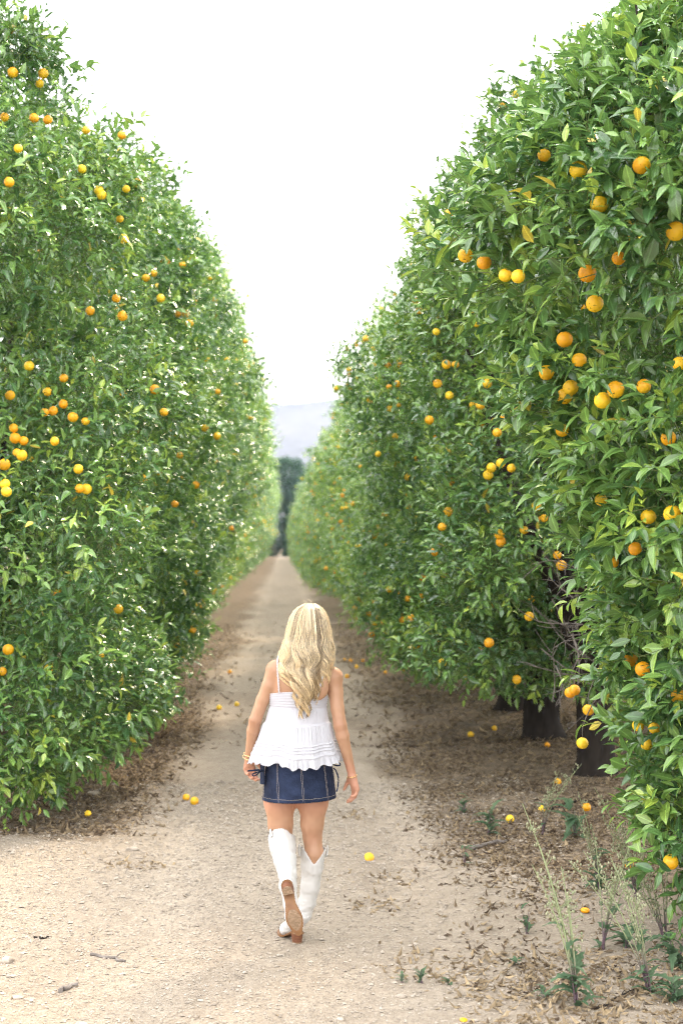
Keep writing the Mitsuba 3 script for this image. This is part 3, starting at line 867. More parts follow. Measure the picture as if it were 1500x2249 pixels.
weed(1268, 2218, 0.86, 'tallest weed with pale seed heads and purple stem at the lower right', 6, 22, 18, .30, .10, -.16)
weed(1425, 2190, 0.62, 'bushy weed with dark dry base near the lower right corner', 7, 18, 18, .40, .085, -.25)
weed(1325, 2093, 0.60, 'wiry reddish-stemmed weed between the two larger weeds', 6, 10, 18, .42, .07, .10)
weed(1462, 2088, 0.58, 'dense brown-stemmed weed below the lowest leaves of the nearest tree', 9, 12, 18, .45, .07, -.15)
weed(1315, 1962, 0.55, 'upright bluish weed standing behind the tallest weed', 5, 16, 12, .30, .10, -.05)
weed(1398, 1985, 0.62, 'tangled pale weed right under the nearest orange tree', 7, 14, 20, .40, .08, -.15)
weed(1190, 1845, 0.50, 'slender weed with white tufts in front of the black trunk', 5, 5, 16, .35, .07, .35)
weed(1264, 1850, 0.24, 'low dark broad-leaved weed behind the seed heads', 4, 16, 0, .6, .14, 0)
weed(1073, 1838, 0.24, 'bluish leafy weed left of the bright fallen orange', 5, 18, 0, .5, .095, 0)
weed(1018, 1790, 0.14, 'small bright green weed on the litter', 5, 14, 0, .5, .06, 0, .8)
weed(1020, 1902, 0.15, 'thin small weed at the edge of the bare path', 3, 8, 0, .3, .05, 0)
weed(1156, 2056, 0.15, 'small reddish upright weed on the gravel left of the tall weeds', 4, 10, 0, .3, .05, 0, 1.2)
weed(926, 2158, 0.075, 'small green grassy sprout on the gravel', 4, 10, 0, .3, .05, 0, 1.8)
weed(882, 2158, 0.045, 'tiny green sprout left of the grassy sprout', 3, 8, 0, .4, .035, 0, .8)
weed(985, 2162, 0.04, 'tiny pale sprout right of the grassy sprout', 3, 8, 0, .5, .03, 0, .7)
weed(1130, 2123, 0.03, 'flat green seedling on the gravel', 3, 9, 0, .6, .035, 0, .3)
weed(1490, 2140, 0.20, 'bluish broad-leaved weed cut by the right edge', 6, 22, 0, .6, .10, 0)
weed(1478, 2216, 0.10, 'low bluish weed in the bottom right corner', 6, 20, 0, .8, .09, 0)
weed(1375, 2090, 0.12, 'low bluish leafy weed at the foot of the wiry weeds', 5, 14, 0, .7, .08, 0)
weed(1195, 2200, 0.05, 'flat little seedling left of the tallest weed', 3, 8, 0, .8, .04, 0, .3)

# dead grey twigs in the gap between the two nearest right trees
rng = np.random.default_rng(77)
tk = near_trees[1]['key']
for i in range(22):
    p = at(rng.uniform(1205, 1300), rng.uniform(1215, 1560), rng.uniform(9.6, 11.0))
    d = unit(np.array([-0.5 + rng.normal(0, .5), -0.4 + rng.normal(0, .4), rng.normal(-.05, .6)])) * rng.uniform(0.22, 0.5)
    c = spline([p - d * .8, p - d * .3 + rng.normal(0, .02, 3), p + d * .2 + rng.normal(0, .03, 3), p + d * .6 + rng.normal(0, .03, 3)], 8)
    parts = [tube(c, np.linspace(.006, .002, 8), 5)]
    for m in (3, 4, 5, 6):
        e = unit(d + rng.normal(0, .25, 3)) * rng.uniform(.08, .24)
        parts.append(tube(spline([c[m], c[m] + e * .5 + rng.normal(0, .012, 3), c[m] + e], 5), np.linspace(.003, .0011, 5), 4, False))
    add(numbered(tk + '__dead_twig'), join(parts), 'dead_twig', True)

# three oranges dangling below the nearest tree, and its tall bare shoot against the sky
hk = near_trees[0]['key']
for px_, py_, y in ((1279, 1633, 8.5), (1292, 1560, 8.7), (1262, 1516, 9.0), (1252, 1522, 9.05)):
    p = at(px_, py_, y)
    fk = numbered((hk if y < 8.8 else tk) + '__orange')
    scene[fk] = {**FRUIT[2], 'to_world': T().translate(p.tolist()).scale(0.036)}
    c = spline([p + [0, 0, .03], p + [.01, 0, .12], p + [.10, -.05, .30], p + [.35, -.25, .55]], 8)
    add(numbered((hk if y < 8.8 else tk) + '__hanging_twig'), tube(c, np.linspace(.002, .005, 8), 5), 'dead_twig', True)
c = spline([at(1428, 260, 6.5), at(1418, 170, 6.5), at(1405, 80, 6.5), at(1392, -30, 6.5)], 14)
add(hk + '__tall_shoot', tube(c, np.linspace(.009, .005, 14), 6), 'bark', True)
N = np.tile([-.3, -.2, .5], (7, 1))
lv, _ = shoots(c[[2, 4, 6, 8, 10, 11, 13]], N, rng, per=4, length=.11, reach=.05)
for i in range(len(lv.base)):
    scene[numbered(hk + '__leaf')] = leaf_part(lv, i)

# ------------------------------------------------------------------ the woman walking away
WY = 7.2                                                    # her distance from the camera


def W(px_, py_, dy=0.0):
    return at(px_, py_, WY + dy)


JOINTS = [tuple(float(t) for t in q) for q in (W(560, 1586, -.03), W(747, 1596, -.08), W(618, 1834, -.04), W(687, 1842, -.04), W(604, 1452, 0), W(733, 1468, 0))]


def skin_colour(p, n, uv):
    k = mikit.fbm(p.x * 30, p.y * 30, p.z * 30, 2)
    c = mikit.mix((0.320, 0.172, 0.100), (0.395, 0.226, 0.137), 0.6 * k + 0.4 * mikit.fbm(p.x * 9, p.y * 9, p.z * 9, 2))
    for jx, jy, jz in JOINTS:
        g = dr.exp(-(dr.square(p.x - jx) + dr.square(p.y - jy) + dr.square(p.z - jz)) / 0.0022)
        c = c * (1 - 0.4 * g) + mi.Color3f(0.29, 0.130, 0.077) * (0.4 * g)
    hands = mikit.smoothstep(0.95, 0.86, p.z) * mikit.smoothstep(0.60, 0.75, p.z)
    return c * (1 - hands) + mi.Color3f(0.40, 0.196, 0.128) * hands


scene['skin'] = {'type': 'principled', 'base_color': mikit.proc(skin_colour), 'roughness': 0.48, 'specular': 0.4, 'sheen': 0.25, 'flatness': 0.5}


def hair_colour(p, n, uv):
    t, v = uv.x, uv.y
    c = mikit.mix((0.185, 0.132, 0.086), (0.78, 0.665, 0.455), t)
    gold = mikit.mix((0.24, 0.152, 0.072), (0.70, 0.545, 0.315), t)
    g = mikit.smoothstep(0.45, 0.95, v)
    return c * (1 - g) + gold * g


HAIR = mikit.proc(hair_colour)
scene['blonde_hair'] = {'type': 'blendbsdf', 'weight': 0.72,
    'a': {'type': 'principledthin', 'base_color': HAIR, 'diff_trans': 1.2, 'roughness': 0.4, 'spec_trans': 0.0},
    'b': {'type': 'twosided', 'n': {'type': 'principled', 'base_color': HAIR, 'roughness': 0.34, 'specular': 0.55}}}
scene['white_cotton'] = {'type': 'principledthin', 'base_color': mikit.proc(lambda p, n, uv: mi.Color3f(0.52, 0.52, 0.56) * (0.95 + 0.05 * mikit.noise(p.x * 240, p.y * 240, p.z * 60))), 'diff_trans': 0.55, 'roughness': 0.8, 'spec_trans': 0.0}


def denim_colour(p, n, uv):
    twill = mikit.noise((p.x + p.z) * 420, (p.x - p.z) * 90, p.y * 90)
    wear = mikit.fbm(p.x * 9, p.y * 9, p.z * 14, 3)
    return mikit.mix((0.0035, 0.0060, 0.017), (0.022, 0.034, 0.074), 0.55 * twill + 0.75 * mikit.smoothstep(0.35, 0.8, wear) * 0.7)


scene['denim'] = {'type': 'twosided', 'n': {'type': 'principled', 'base_color': mikit.proc(denim_colour), 'roughness': 0.85, 'specular': 0.2, 'sheen': 0.4}}
scene['stitch_thread'] = {'type': 'diffuse', 'reflectance': rgb(0.30, 0.26, 0.23)}
scene['white_leather'] = {'type': 'twosided', 'n': {'type': 'bumpmap', 'map': mikit.proc(lambda p, n, uv: 0.007 * mikit.fbm(p.x * 24, p.y * 24, p.z * 34, 3), eps=2e-3), 'scale': 1.0,
                          'n': {'type': 'principled', 'base_color': mikit.proc(lambda p, n, uv: mi.Color3f(0.45, 0.438, 0.42) * (0.92 + 0.1 * mikit.fbm(p.x * 20, p.y * 20, p.z * 20, 3))), 'roughness': 0.42, 'specular': 0.45}}}
scene['brown_sole'] = {'type': 'twosided', 'n': {'type': 'principled', 'roughness': 0.55, 'specular': 0.35,
                       'base_color': mikit.proc(lambda p, n, uv: mikit.mix((0.135, 0.060, 0.024), (0.215, 0.108, 0.046), mikit.fbm(p.x * 40, p.y * 40, p.z * 40, 3)))}}
scene['stacked_heel'] = {'type': 'twosided', 'n': {'type': 'principled', 'roughness': 0.5, 'specular': 0.35,
                         'base_color': mikit.proc(lambda p, n, uv: mikit.mix((0.095, 0.036, 0.019), (0.180, 0.072, 0.036), mikit.noise(p.x * 30, p.y * 30, p.z * 330)))}}
scene['worn_tip'] = {'type': 'twosided', 'n': {'type': 'principled', 'roughness': 0.8,
                     'base_color': mikit.proc(lambda p, n, uv: mikit.mix((0.115, 0.066, 0.034), (0.270, 0.185, 0.115), mikit.fbm(p.x * 110, p.y * 60, p.z * 160, 3)))}}
scene['gold'] = {'type': 'principled', 'base_color': rgb(0.86, 0.62, 0.30), 'metallic': 1.0, 'roughness': 0.22}


def sdf_mesh(prims, h, cut=None):
    """prims: ('cone', a, b, ra, rb, k) or ('ball', centre, radii, k): smoothly joined in order, then meshed by surface nets."""
    lo, hi = np.full(3, np.inf), np.full(3, -np.inf)
    boxes = []
    for q in prims:
        k = q[-1]
        m = max(k, 0.02) + 0.012
        if q[0] == 'cone':
            a, b, ra, rb = np.asarray(q[1], float), np.asarray(q[2], float), q[3], q[4]
            l, u = np.minimum(a - ra, b - rb) - m, np.maximum(a + ra, b + rb) + m
        else:
            c, r = np.asarray(q[1], float), np.asarray(q[2], float)
            l, u = c - r - m, c + r + m
        boxes.append((l, u)); lo, hi = np.minimum(lo, l), np.maximum(hi, u)
    dims = np.ceil((hi - lo) / h).astype(int) + 2
    F = np.full(dims, 0.5, np.float32)
    for q, (l, u) in zip(prims, boxes):
        i0, i1 = np.floor((l - lo) / h).astype(int), np.ceil((u - lo) / h).astype(int) + 1
        g = [(lo[a] + h * np.arange(i0[a], i1[a])).astype(np.float32) for a in range(3)]
        X, Y, Z = g[0][:, None, None], g[1][None, :, None], g[2][None, None, :]
        if q[0] == 'cone':
            a, b = np.asarray(q[1], np.float32), np.asarray(q[2], np.float32)
            ab = b - a
            t = np.clip(((X - a[0]) * ab[0] + (Y - a[1]) * ab[1] + (Z - a[2]) * ab[2]) / max(float(ab @ ab), 1e-9), 0, 1)
            d = np.sqrt((X - a[0] - t * ab[0]) ** 2 + (Y - a[1] - t * ab[1]) ** 2 + (Z - a[2] - t * ab[2]) ** 2) - (q[3] + t * (q[4] - q[3]))
        else:
            c, r = np.asarray(q[1], np.float32), np.asarray(q[2], np.float32)
            e = np.sqrt(((X - c[0]) / r[0]) ** 2 + ((Y - c[1]) / r[1]) ** 2 + ((Z - c[2]) / r[2]) ** 2)
            e2 = np.sqrt(((X - c[0]) / r[0] ** 2) ** 2 + ((Y - c[1]) / r[1] ** 2) ** 2 + ((Z - c[2]) / r[2] ** 2) ** 2)
            d = e * (e - 1) / np.maximum(e2, 1e-6)
        s = F[i0[0]:i1[0], i0[1]:i1[1], i0[2]:i1[2]]
        k = q[-1]
        w = np.maximum(k - np.abs(s - d), 0) / k
        s[...] = np.minimum(s, d) - w * w * k * 0.25
    if cut is not None:
        ax = [lo[a] + h * np.arange(dims[a]) for a in range(3)]
        G = np.stack(np.meshgrid(*ax, indexing='ij'), -1)
        F = np.maximum(F, cut(G).astype(np.float32))
    return surface_nets(F, lo, h)


def surface_nets(F, lo, h):
    S = F < 0
    n = np.array(F.shape) - 1
    acc, cnt = np.zeros((*n, 3), np.float32), np.zeros(n, np.int16)
    corners = [(a, b, c) for a in (0, 1) for b in (0, 1) for c in (0, 1)]
    view = lambda A, o: A[o[0]:o[0] + n[0], o[1]:o[1] + n[1], o[2]:o[2] + n[2]]
    tot = sum(view(S, o).astype(np.int8) for o in corners)
    act = (tot > 0) & (tot < 8)
    idx = np.argwhere(act)
    vals = np.stack([F[idx[:, 0] + o[0], idx[:, 1] + o[1], idx[:, 2] + o[2]] for o in corners], 1)
    pos, num = np.zeros((len(idx), 3)), np.zeros(len(idx))
    for i, a in enumerate(corners):
        for j, b in enumerate(corners):
            if j > i and sum(abs(x - y) for x, y in zip(a, b)) == 1:
                m = (vals[:, i] < 0) != (vals[:, j] < 0)
                t = vals[m, i] / (vals[m, i] - vals[m, j])
                pos[m] += np.array(a) + t[:, None] * (np.array(b) - np.array(a)); num[m] += 1
    v = lo + h * (idx + pos / num[:, None])
    ids = np.full(n, -1); ids[act] = np.arange(len(idx))
    faces = []
    for ax in range(3):
        o = [0, 0, 0]; o[ax] = 1
        A = S[:n[0], :n[1], :n[2]]
        B = S[o[0]:o[0] + n[0], o[1]:o[1] + n[1], o[2]:o[2] + n[2]]
        e = np.argwhere(A != B)
        u, w = [(1, 2), (2, 0), (0, 1)][ax]
        e = e[(e[:, u] > 0) & (e[:, w] > 0)]
        du, dw = np.zeros(3, int), np.zeros(3, int); du[u] = 1; dw[w] = 1
        c = [ids[tuple((e - a * du - b * dw).T)] for a, b in ((0, 0), (1, 0), (1, 1), (0, 1))]
        q = np.stack(c, 1)
        ins = S[tuple(e.T)]
        q[~ins] = q[~ins][:, ::-1]
        faces += [q[:, [0, 1, 2]], q[:, [0, 2, 3]]]
    return v, np.vstack(faces)


def hand(wrist, fdir, across, palm, scale=1.0, curl=(18, 32, 28), thumb=(0.8, -0.5, 0.45)):
    """Palm, four unequal bent fingers and a thumb; across runs from index to little finger, palm is the way they close."""
    fdir, across = unit(fdir), unit(across)
    palm = unit(np.asarray(palm, float) - (palm @ fdir) * fdir)
    P = []
    knuckles = [wrist + scale * (fdir * f + across * a - palm * 0.004) for f, a in ((.086, -.026), (.090, -.009), (.086, .009), (.077, .025))]
    for kn, r in zip(knuckles, (.0125, .0125, .012, .011)):
        P.append(('cone', wrist + (kn - wrist) * 0.12, kn, .0185 * scale, r * scale, 0.010))
    P.append(('cone', wrist + scale * (fdir * .03 - across * .020), wrist + scale * (fdir * .06 + across * .014), .016 * scale, .014 * scale, .012))
    for i, (kn, L) in enumerate(zip(knuckles, (.072, .080, .074, .058))):
        p, ang = kn, 0.0
        fan = across * (i - 1.5) * 0.05
        for seg, (frac, c) in enumerate(zip((.46, .29, .25), curl)):
            ang += math.radians(c + 4 * i)
            d = unit(fdir * math.cos(ang) + palm * math.sin(ang) + fan)
            e = p + d * L * frac * scale
            P.append(('cone', p, e, (.0088, .0078, .0070)[seg] * scale, (.0080, .0072, .0058)[seg] * scale, 0.004))
            p = e
    b = wrist + scale * (fdir * .028 - across * .024 + palm * .006)
    d = unit(fdir * thumb[0] + across * thumb[1] + palm * thumb[2])
    m = b + d * .036 * scale
    d2 = unit(fdir * 1.0 + across * thumb[1] * .2 + palm * (thumb[2] + .2))
    P.append(('cone', wrist + fdir * .012 * scale, b, .016 * scale, .0135 * scale, .010))
    P.append(('cone', b, m, .0125 * scale, .0098 * scale, .008))
    P.append(('cone', m, m + d2 * .030 * scale, .0096 * scale, .0072 * scale, .005))
    return P


body = [
    ('ball', W(657, 1685), (.158, .115, .13), .03), ('ball', W(655, 1612), (.120, .090, .13), .05), ('ball', W(655, 1530), (.140, .094, .155), .05),
    ('ball', W(664, 1480, -.01), (.150, .072, .088), .05),
    ('cone', W(668, 1466), W(607, 1470), .050, .046, .03), ('cone', W(668, 1466), W(731, 1486), .050, .046, .03),
    ('cone', W(674, 1436, .01), W(634, 1466), .040, .034, .04), ('cone', W(676, 1436, .01), W(708, 1474), .040, .034, .04),
    ('cone', W(673, 1456, .0), W(677, 1402, .015), .052, .049, .03),
    ('ball', W(677, 1378, .02), (.074, .094, .110), .02), ('ball', W(677, 1396, .065), (.058, .055, .078), .03), ('cone', W(677, 1424, .085), W(677, 1420, .09), .026, .024, .03),
    ('cone', W(677, 1380, .115), W(677, 1395, .135), .008, .012, .012), ('cone', W(671, 1408, .118), W(683, 1408, .118), .007, .007, .008),
    ('ball', W(645, 1388, .02), (.010, .020, .032), .008), ('ball', W(709, 1388, .02), (.010, .020, .032), .008),
    ('ball', W(632, 1500, -.075), (.045, .022, .06), .03), ('ball', W(702, 1510, -.075), (.045, .022, .06), .03),
    # left arm
    ('cone', W(604, 1474), W(592, 1506, -.005), .045, .038, .02), ('cone', W(592, 1506, -.005), W(577, 1538), .038, .0325, .01),
    ('cone', W(577, 1538), W(561, 1582, .0), .0325, .0305, .01), ('cone', W(561, 1582), W(556, 1606, .02), .0305, .0315, .01),
    ('cone', W(556, 1606, .02), W(548, 1656, .06), .0310, .0225, .01),
    # right arm
    ('cone', W(733, 1490), W(737, 1520, -.01), .045, .037, .02), ('cone', W(737, 1520, -.01), W(741, 1556, -.03), .037, .0335, .01),
    ('cone', W(741, 1556, -.03), W(747, 1594, -.05), .0335, .0325, .01), ('cone', W(747, 1594, -.05), W(752, 1616, -.05), .0325, .0330, .01),
    ('cone', W(752, 1616, -.05), W(772, 1698, -.03), .0325, .0205, .01),
    # legs
    ('cone', W(617, 1712), W(614, 1760), .084, .0765, .05), ('cone', W(614, 1760), W(616, 1812, .005), .078, .060, .02), ('cone', W(616, 1812, .005), W(618, 1838, .01), .060, .052, .02),
    ('cone', W(618, 1838, .01), W(621, 1862, -.085), .050, .045, .02), ('cone', W(621, 1862, -.085), W(630, 1914, -.215), .045, .028, .02),
    ('cone', W(691, 1712), W(688, 1760), .083, .0735, .05), ('cone', W(688, 1760), W(685.5, 1812), .0745, .0555, .02), ('cone', W(685.5, 1812), W(686, 1840, .005), .0545, .0465, .02),
    ('cone', W(686, 1838, .005), W(690, 1876, -.01), .0465, .0455, .012), ('cone', W(690, 1876, -.01), W(682, 1940), .0455, .034, .012), ('cone', W(682, 1940), W(673, 1985), .034, .028, .012),
    ('ball', W(624, 1694, -.035), (.078, .070, .080), .02), ('ball', W(688, 1694, -.035), (.078, .070, .080), .02),
]
body += hand(W(547, 1660, .065), [0.06, 0.03, -1], [-0.95, 0.30, 0], np.array([0.35, -0.55, 0]), .93, (22, 38, 34), (0.75, -0.75, 0.35))
body += hand(W(772.5, 1702, -.03), [0.20, 0.02, -1], [0.42, -0.90, 0], np.array([-0.95, -0.10, 0]), .95, (16, 30, 24), (0.9, -0.5, 0.5))
add('person', sdf_mesh(body, 0.0042), 'skin', True, label='blonde woman in white top and denim skirt walking away down the path', category='person')

# ---- hair
LV = np.array([  # row, centre, half width (pixels), depth of the centre, depth radius (metres)
    (1325, 681, 8, .02, .015), (1330, 680, 22, .02, .055), (1340, 679, 33, .02, .085), (1356, 678, 41, .02, .105), (1380, 677, 46, .02, .117), (1405, 676, 50, .015, .118),
    (1430, 674, 54, .0, .108), (1455, 673, 58, -.025, .092), (1480, 669, 55, -.04, .078), (1505, 667, 46, -.048, .074), (1530, 668, 36, -.052, .070), (1555, 669, 25, -.055, .066), (1576, 669, 14, -.058, .062)])


def hair_point(row, phi, scale=1.0):
    c, hw, yc, dp = (np.interp(row, LV[:, 0], LV[:, k]) for k in (1, 2, 3, 4))
    px_ = c + hw * (0.88 - 0.06 * np.clip((row - 1430) / 80, 0, 1)) * np.sin(phi) * scale
    y = WY + yc - dp * np.cos(phi) * scale
    d = FWD + ((px_ - 750) / FPX)[..., None] * RIGHT + ((1124.5 - row) / FPX)[..., None] * UP
    return EYE + d / d[..., 1:2] * y[..., None]


rng = np.random.default_rng(42)
hv, hf, hu, hn = [], [], [], 0


def strand(c, rad, tone):
    global hn
    v, f = tube(c, rad * np.concatenate([np.linspace(.8, 1, 5), np.ones(len(c) - 11), np.linspace(1, .25, 6)]), 3, False)
    hv.append(v); hf.append(f + hn); hn += len(v)
    t = np.repeat(np.linspace(0, 1, len(c)), 3)
    hu.append(np.stack([np.full(len(v), np.clip(tone, 0.02, 0.98)), t], 1))


SEG = 27
for j in range(150):
    phi0 = rng.uniform(-2.25, 2.25)
    lay = rng.uniform(0.84, 1.04)
    if j > 120:                                             # bright face-framing and surface locks
        lay = rng.uniform(1.03, 1.08)
    s = abs(math.sin(phi0)) if abs(phi0) < 1.57 else 1.0
    end = 1578 - 78 * s ** 1.6 + rng.normal(0, 12) - (1.03 - lay) * 90
    end = min(end, 1577)
    phase = 9 * float(meshkit.fbm(np.array([phi0 * 1.1, lay * 2, 1.0]), 2, 4)) + rng.normal(0, .45)
    wl = rng.uniform(60, 78)
    amp = rng.uniform(5.5, 11.0) * (1.25 if s > .75 else 1)
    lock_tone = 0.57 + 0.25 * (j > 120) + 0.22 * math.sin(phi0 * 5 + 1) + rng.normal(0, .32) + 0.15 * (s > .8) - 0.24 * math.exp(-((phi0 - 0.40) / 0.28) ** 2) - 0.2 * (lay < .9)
    row = 1326 + (end - 1326) * np.linspace(0, 1, SEG) ** 0.92
    gro = np.clip((row - 1385) / 75, 0, 1)
    wave = amp * gro * np.sin(phase + 2 * np.pi * (row - 1400) / wl)
    wdep = amp * gro * np.cos(phase + 2 * np.pi * (row - 1400) / wl) / 432 * 0.75
    ctr = hair_point(row, np.full(SEG, phi0), lay)
    ctr[:, 0] += wave / 432; ctr[:, 1] -= wdep
    for k in range(19):
        a, rr = rng.uniform(0, 6.28), rng.random() ** .5
        tt = np.linspace(0, 1, SEG)
        fat = (0.5 + 1.2 * np.clip(tt / .3, 0, 1) - 1.45 * np.clip((tt - .45) / .55, 0, 1) ** 1.3) * 0.0115
        tw = a + 2.2 * tt
        o = np.stack([np.cos(tw) * fat * rr, np.sin(tw) * fat * rr * .55, rng.normal(0, .004) * tt], 1)
        n_ = int(SEG * (1 - 0.10 * rng.random())) if rng.random() < .4 else SEG
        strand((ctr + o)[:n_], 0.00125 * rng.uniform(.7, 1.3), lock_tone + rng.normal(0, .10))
for j in range(110):                                        # loose flyaway hairs
    phi0 = rng.choice([-1, 1]) * rng.uniform(1.2, 1.75)
    row = np.linspace(1326, rng.uniform(1395, 1500), SEG)
    c = hair_point(row, np.full(SEG, phi0), 1.0)
    out = np.linspace(0, 1, SEG) ** 2 * rng.uniform(.004, .035)
    c[:, 0] += np.sign(phi0) * out + 0.004 * np.sin(np.linspace(0, rng.uniform(4, 12), SEG))
    strand(c, 0.0006, .85)
for j in range(8):                                          # short ends lifting off the crown
    b = W(680 + rng.normal(0, 8), 1325, rng.uniform(-.02, .04))
    e = b + [rng.normal(0, .03), rng.normal(0, .02), rng.uniform(.005, .02)]
    strand(spline([b, (b + e) / 2 + [0, 0, .008], e], SEG), .0004, .6)
# the dense mass under the locks
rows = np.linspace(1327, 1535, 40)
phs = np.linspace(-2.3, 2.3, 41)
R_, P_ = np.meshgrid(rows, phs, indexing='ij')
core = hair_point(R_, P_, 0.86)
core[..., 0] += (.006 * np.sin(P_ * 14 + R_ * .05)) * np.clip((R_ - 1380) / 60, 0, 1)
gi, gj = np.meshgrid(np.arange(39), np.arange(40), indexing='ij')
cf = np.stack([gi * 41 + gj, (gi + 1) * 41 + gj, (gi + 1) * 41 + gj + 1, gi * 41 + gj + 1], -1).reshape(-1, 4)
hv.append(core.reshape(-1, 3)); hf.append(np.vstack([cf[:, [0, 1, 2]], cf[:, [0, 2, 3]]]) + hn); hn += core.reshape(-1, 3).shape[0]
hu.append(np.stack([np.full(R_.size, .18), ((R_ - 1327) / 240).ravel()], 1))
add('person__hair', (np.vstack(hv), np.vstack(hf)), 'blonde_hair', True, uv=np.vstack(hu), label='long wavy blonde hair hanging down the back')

# ---- blouse: one gathered surface, cut into band, tiers and ruffle
BL = np.array([(1519, 655, .148, .104), (1527, 655, .149, .105), (1553, 655, .143, .102), (1560, 654, .147, .108), (1588, 652, .163, .124), (1630, 650, .194, .155), (1652, 649, .214, .172), (1673, 649, .232, .186)])
NT, NV = 520, 150
th = np.linspace(-np.pi, np.pi, NT, endpoint=False)
rowv = np.linspace(1521, 1673, NV)
TH, RW = np.meshgrid(th, rowv, indexing='ij')
cx, ra, rb = (np.interp(RW, BL[:, 0], BL[:, k]) for k in (1, 2, 3))
flow = np.clip((RW - 1555) / 118, 0, 1)
big = np.sin(7 * TH + 1.2) * .5 + np.sin(11 * TH + 2.9 + .4 * np.sin(2 * TH)) * .45 + np.sin(4 * TH) * .3
fine = np.sin(60 * TH + 3 * np.sin(5 * TH)) * .5 + np.sin(97 * TH + 2 * np.sin(7 * TH)) * .5
off = flow ** 1.3 * .0135 * big
gather = np.exp(-((RW - 1556) / 14).clip(0) ** 1.0) * (RW > 1553) + np.exp(-((RW - 1591) / 26).clip(0)) * (RW > 1590)
off += .0022 * fine * gather + .0012 * fine * flow
off += .0016 * np.sin((RW - 1521) * 2 * np.pi / 5.2) * (RW < 1553)
off += .007 * np.clip((RW - 1587) / 3, 0, 1) + .0035 * np.exp(-((RW - 1587.5) / 2.2) ** 2)
for t in (1629, 1635, 1641):
    off += .0042 * np.exp(-((RW - t) / 1.5) ** 2)
ruf = np.clip((RW - 1653) / 20, 0, 1)
off += ruf * (.0045 * np.sin(46 * TH + 4 * np.sin(6 * TH)) + .0040 * np.sin(29 * TH + 3 * np.sin(4 * TH + 1))) + .004 * np.exp(-((RW - 1652) / 2) ** 2)
base = np.array([W(655, r) for r in rowv])
bx = np.array([W(c, r)[0] for c, r in zip(np.interp(rowv, BL[:, 0], BL[:, 1]), rowv)])
X = bx[None] + (ra + off) * np.sin(TH)
Y = WY + 0.0 - (rb + off) * np.cos(TH)
Z = base[None, :, 2] - .052 * (X - bx[None]) * np.clip((1590 - RW) / 70, 0, 1) + ruf * .006 * np.sin(23 * TH + np.sin(5 * TH)) - .010 * flow * np.sin(3 * TH + 1) - .006 * flow * big
Z += .012 * np.cos(TH * 2) * (RW < 1553) * np.clip((1553 - RW) / 30, 0, 1)
BV = np.stack([X, Y, Z], -1)


def blouse_part(key, j0, j1, **lab):
    i, j = np.meshgrid(np.arange(NT), np.arange(j1 - j0), indexing='ij')
    w = j1 - j0 + 1
    v = BV[:, j0:j1 + 1].reshape(-1, 3)
    q = np.stack([i * w + j, i * w + j + 1, ((i + 1) % NT) * w + j + 1, ((i + 1) % NT) * w + j], -1).reshape(-1, 4)
    add(key, (v, q), 'white_cotton', True, **lab)


jb, jr = int(np.searchsorted(rowv, 1553)), int(np.searchsorted(rowv, 1652))
blouse_part('person__blouse', jb, jr, label='sheer white tiered camisole top flaring over the skirt')
blouse_part('person__blouse__band', 0, jb)
blouse_part('person__blouse__ruffle', jr, NV - 1)
for pts in ([(613, 1524, -.098), (611.5, 1500, -.098), (610, 1478, -.082), (609.5, 1452, -.045), (612, 1440, .0), (614, 1455, .05), (618, 1500, .09)],
            [(698, 1532, -.098), (702, 1512, -.104), (708, 1488, -.088), (713, 1466, -.045), (713, 1455, .0), (711, 1470, .05), (705, 1510, .09)]):
    c = spline([W(*p) for p in pts], 26)
    a = tube(c, .0042, 6)[0].reshape(-1, 3)
    add(numbered('person__blouse__strap'), tube(c, .0042, 6), 'white_cotton', True)

# ---- skirt
SK = np.array([(1640, 655, .156, .128), (1668, 655.5, .166, .140), (1700, 656.5, .174, .144), (1735, 657.5, .182, .147), (1752, 658, .1845, .148)])
sth = np.linspace(-np.pi, np.pi, 180, endpoint=False)
srow = np.linspace(1640, 1752, 46)


def skirt_point(t, r, lift=0.0):
    t, r = np.broadcast_arrays(np.asarray(t, float), np.asarray(r, float))
    c, a_, b_ = (np.interp(r, SK[:, 0], SK[:, k]) for k in (1, 2, 3))
    q = np.stack([np.sin(t) * 1.3, np.cos(t) * 1.3, r * .02], -1)
    o = .010 * (meshkit.fbm(q * 2.0, 3, 6) - .5) + lift
    x0 = W(655, 1690)[0] + (c - 655) / 432
    d = FWD + ((1124.5 - r) / FPX)[..., None] * UP
    z = EYE[2] + d[..., 2] / d[..., 1] * (WY - .0)
    x = (a_ + o) * np.sin(t)
    return np.stack([x0 + x, WY - (b_ + o) * np.cos(t), z + .030 * x * np.clip((r - 1660) / 60, 0, 1) - .012 * np.cos(t) * np.clip((r - 1660) / 80, 0, 1) * 0], -1)


def ring_sheet(pts):
    n, m = pts.shape[:2]
    i, j = np.meshgrid(np.arange(n), np.arange(m - 1), indexing='ij')
    q = np.stack([i * m + j, i * m + j + 1, ((i + 1) % n) * m + j + 1, ((i + 1) % n) * m + j], -1).reshape(-1, 4)
    return pts.reshape(-1, 3), np.vstack([q[:, [0, 1, 2]], q[:, [0, 2, 3]]])


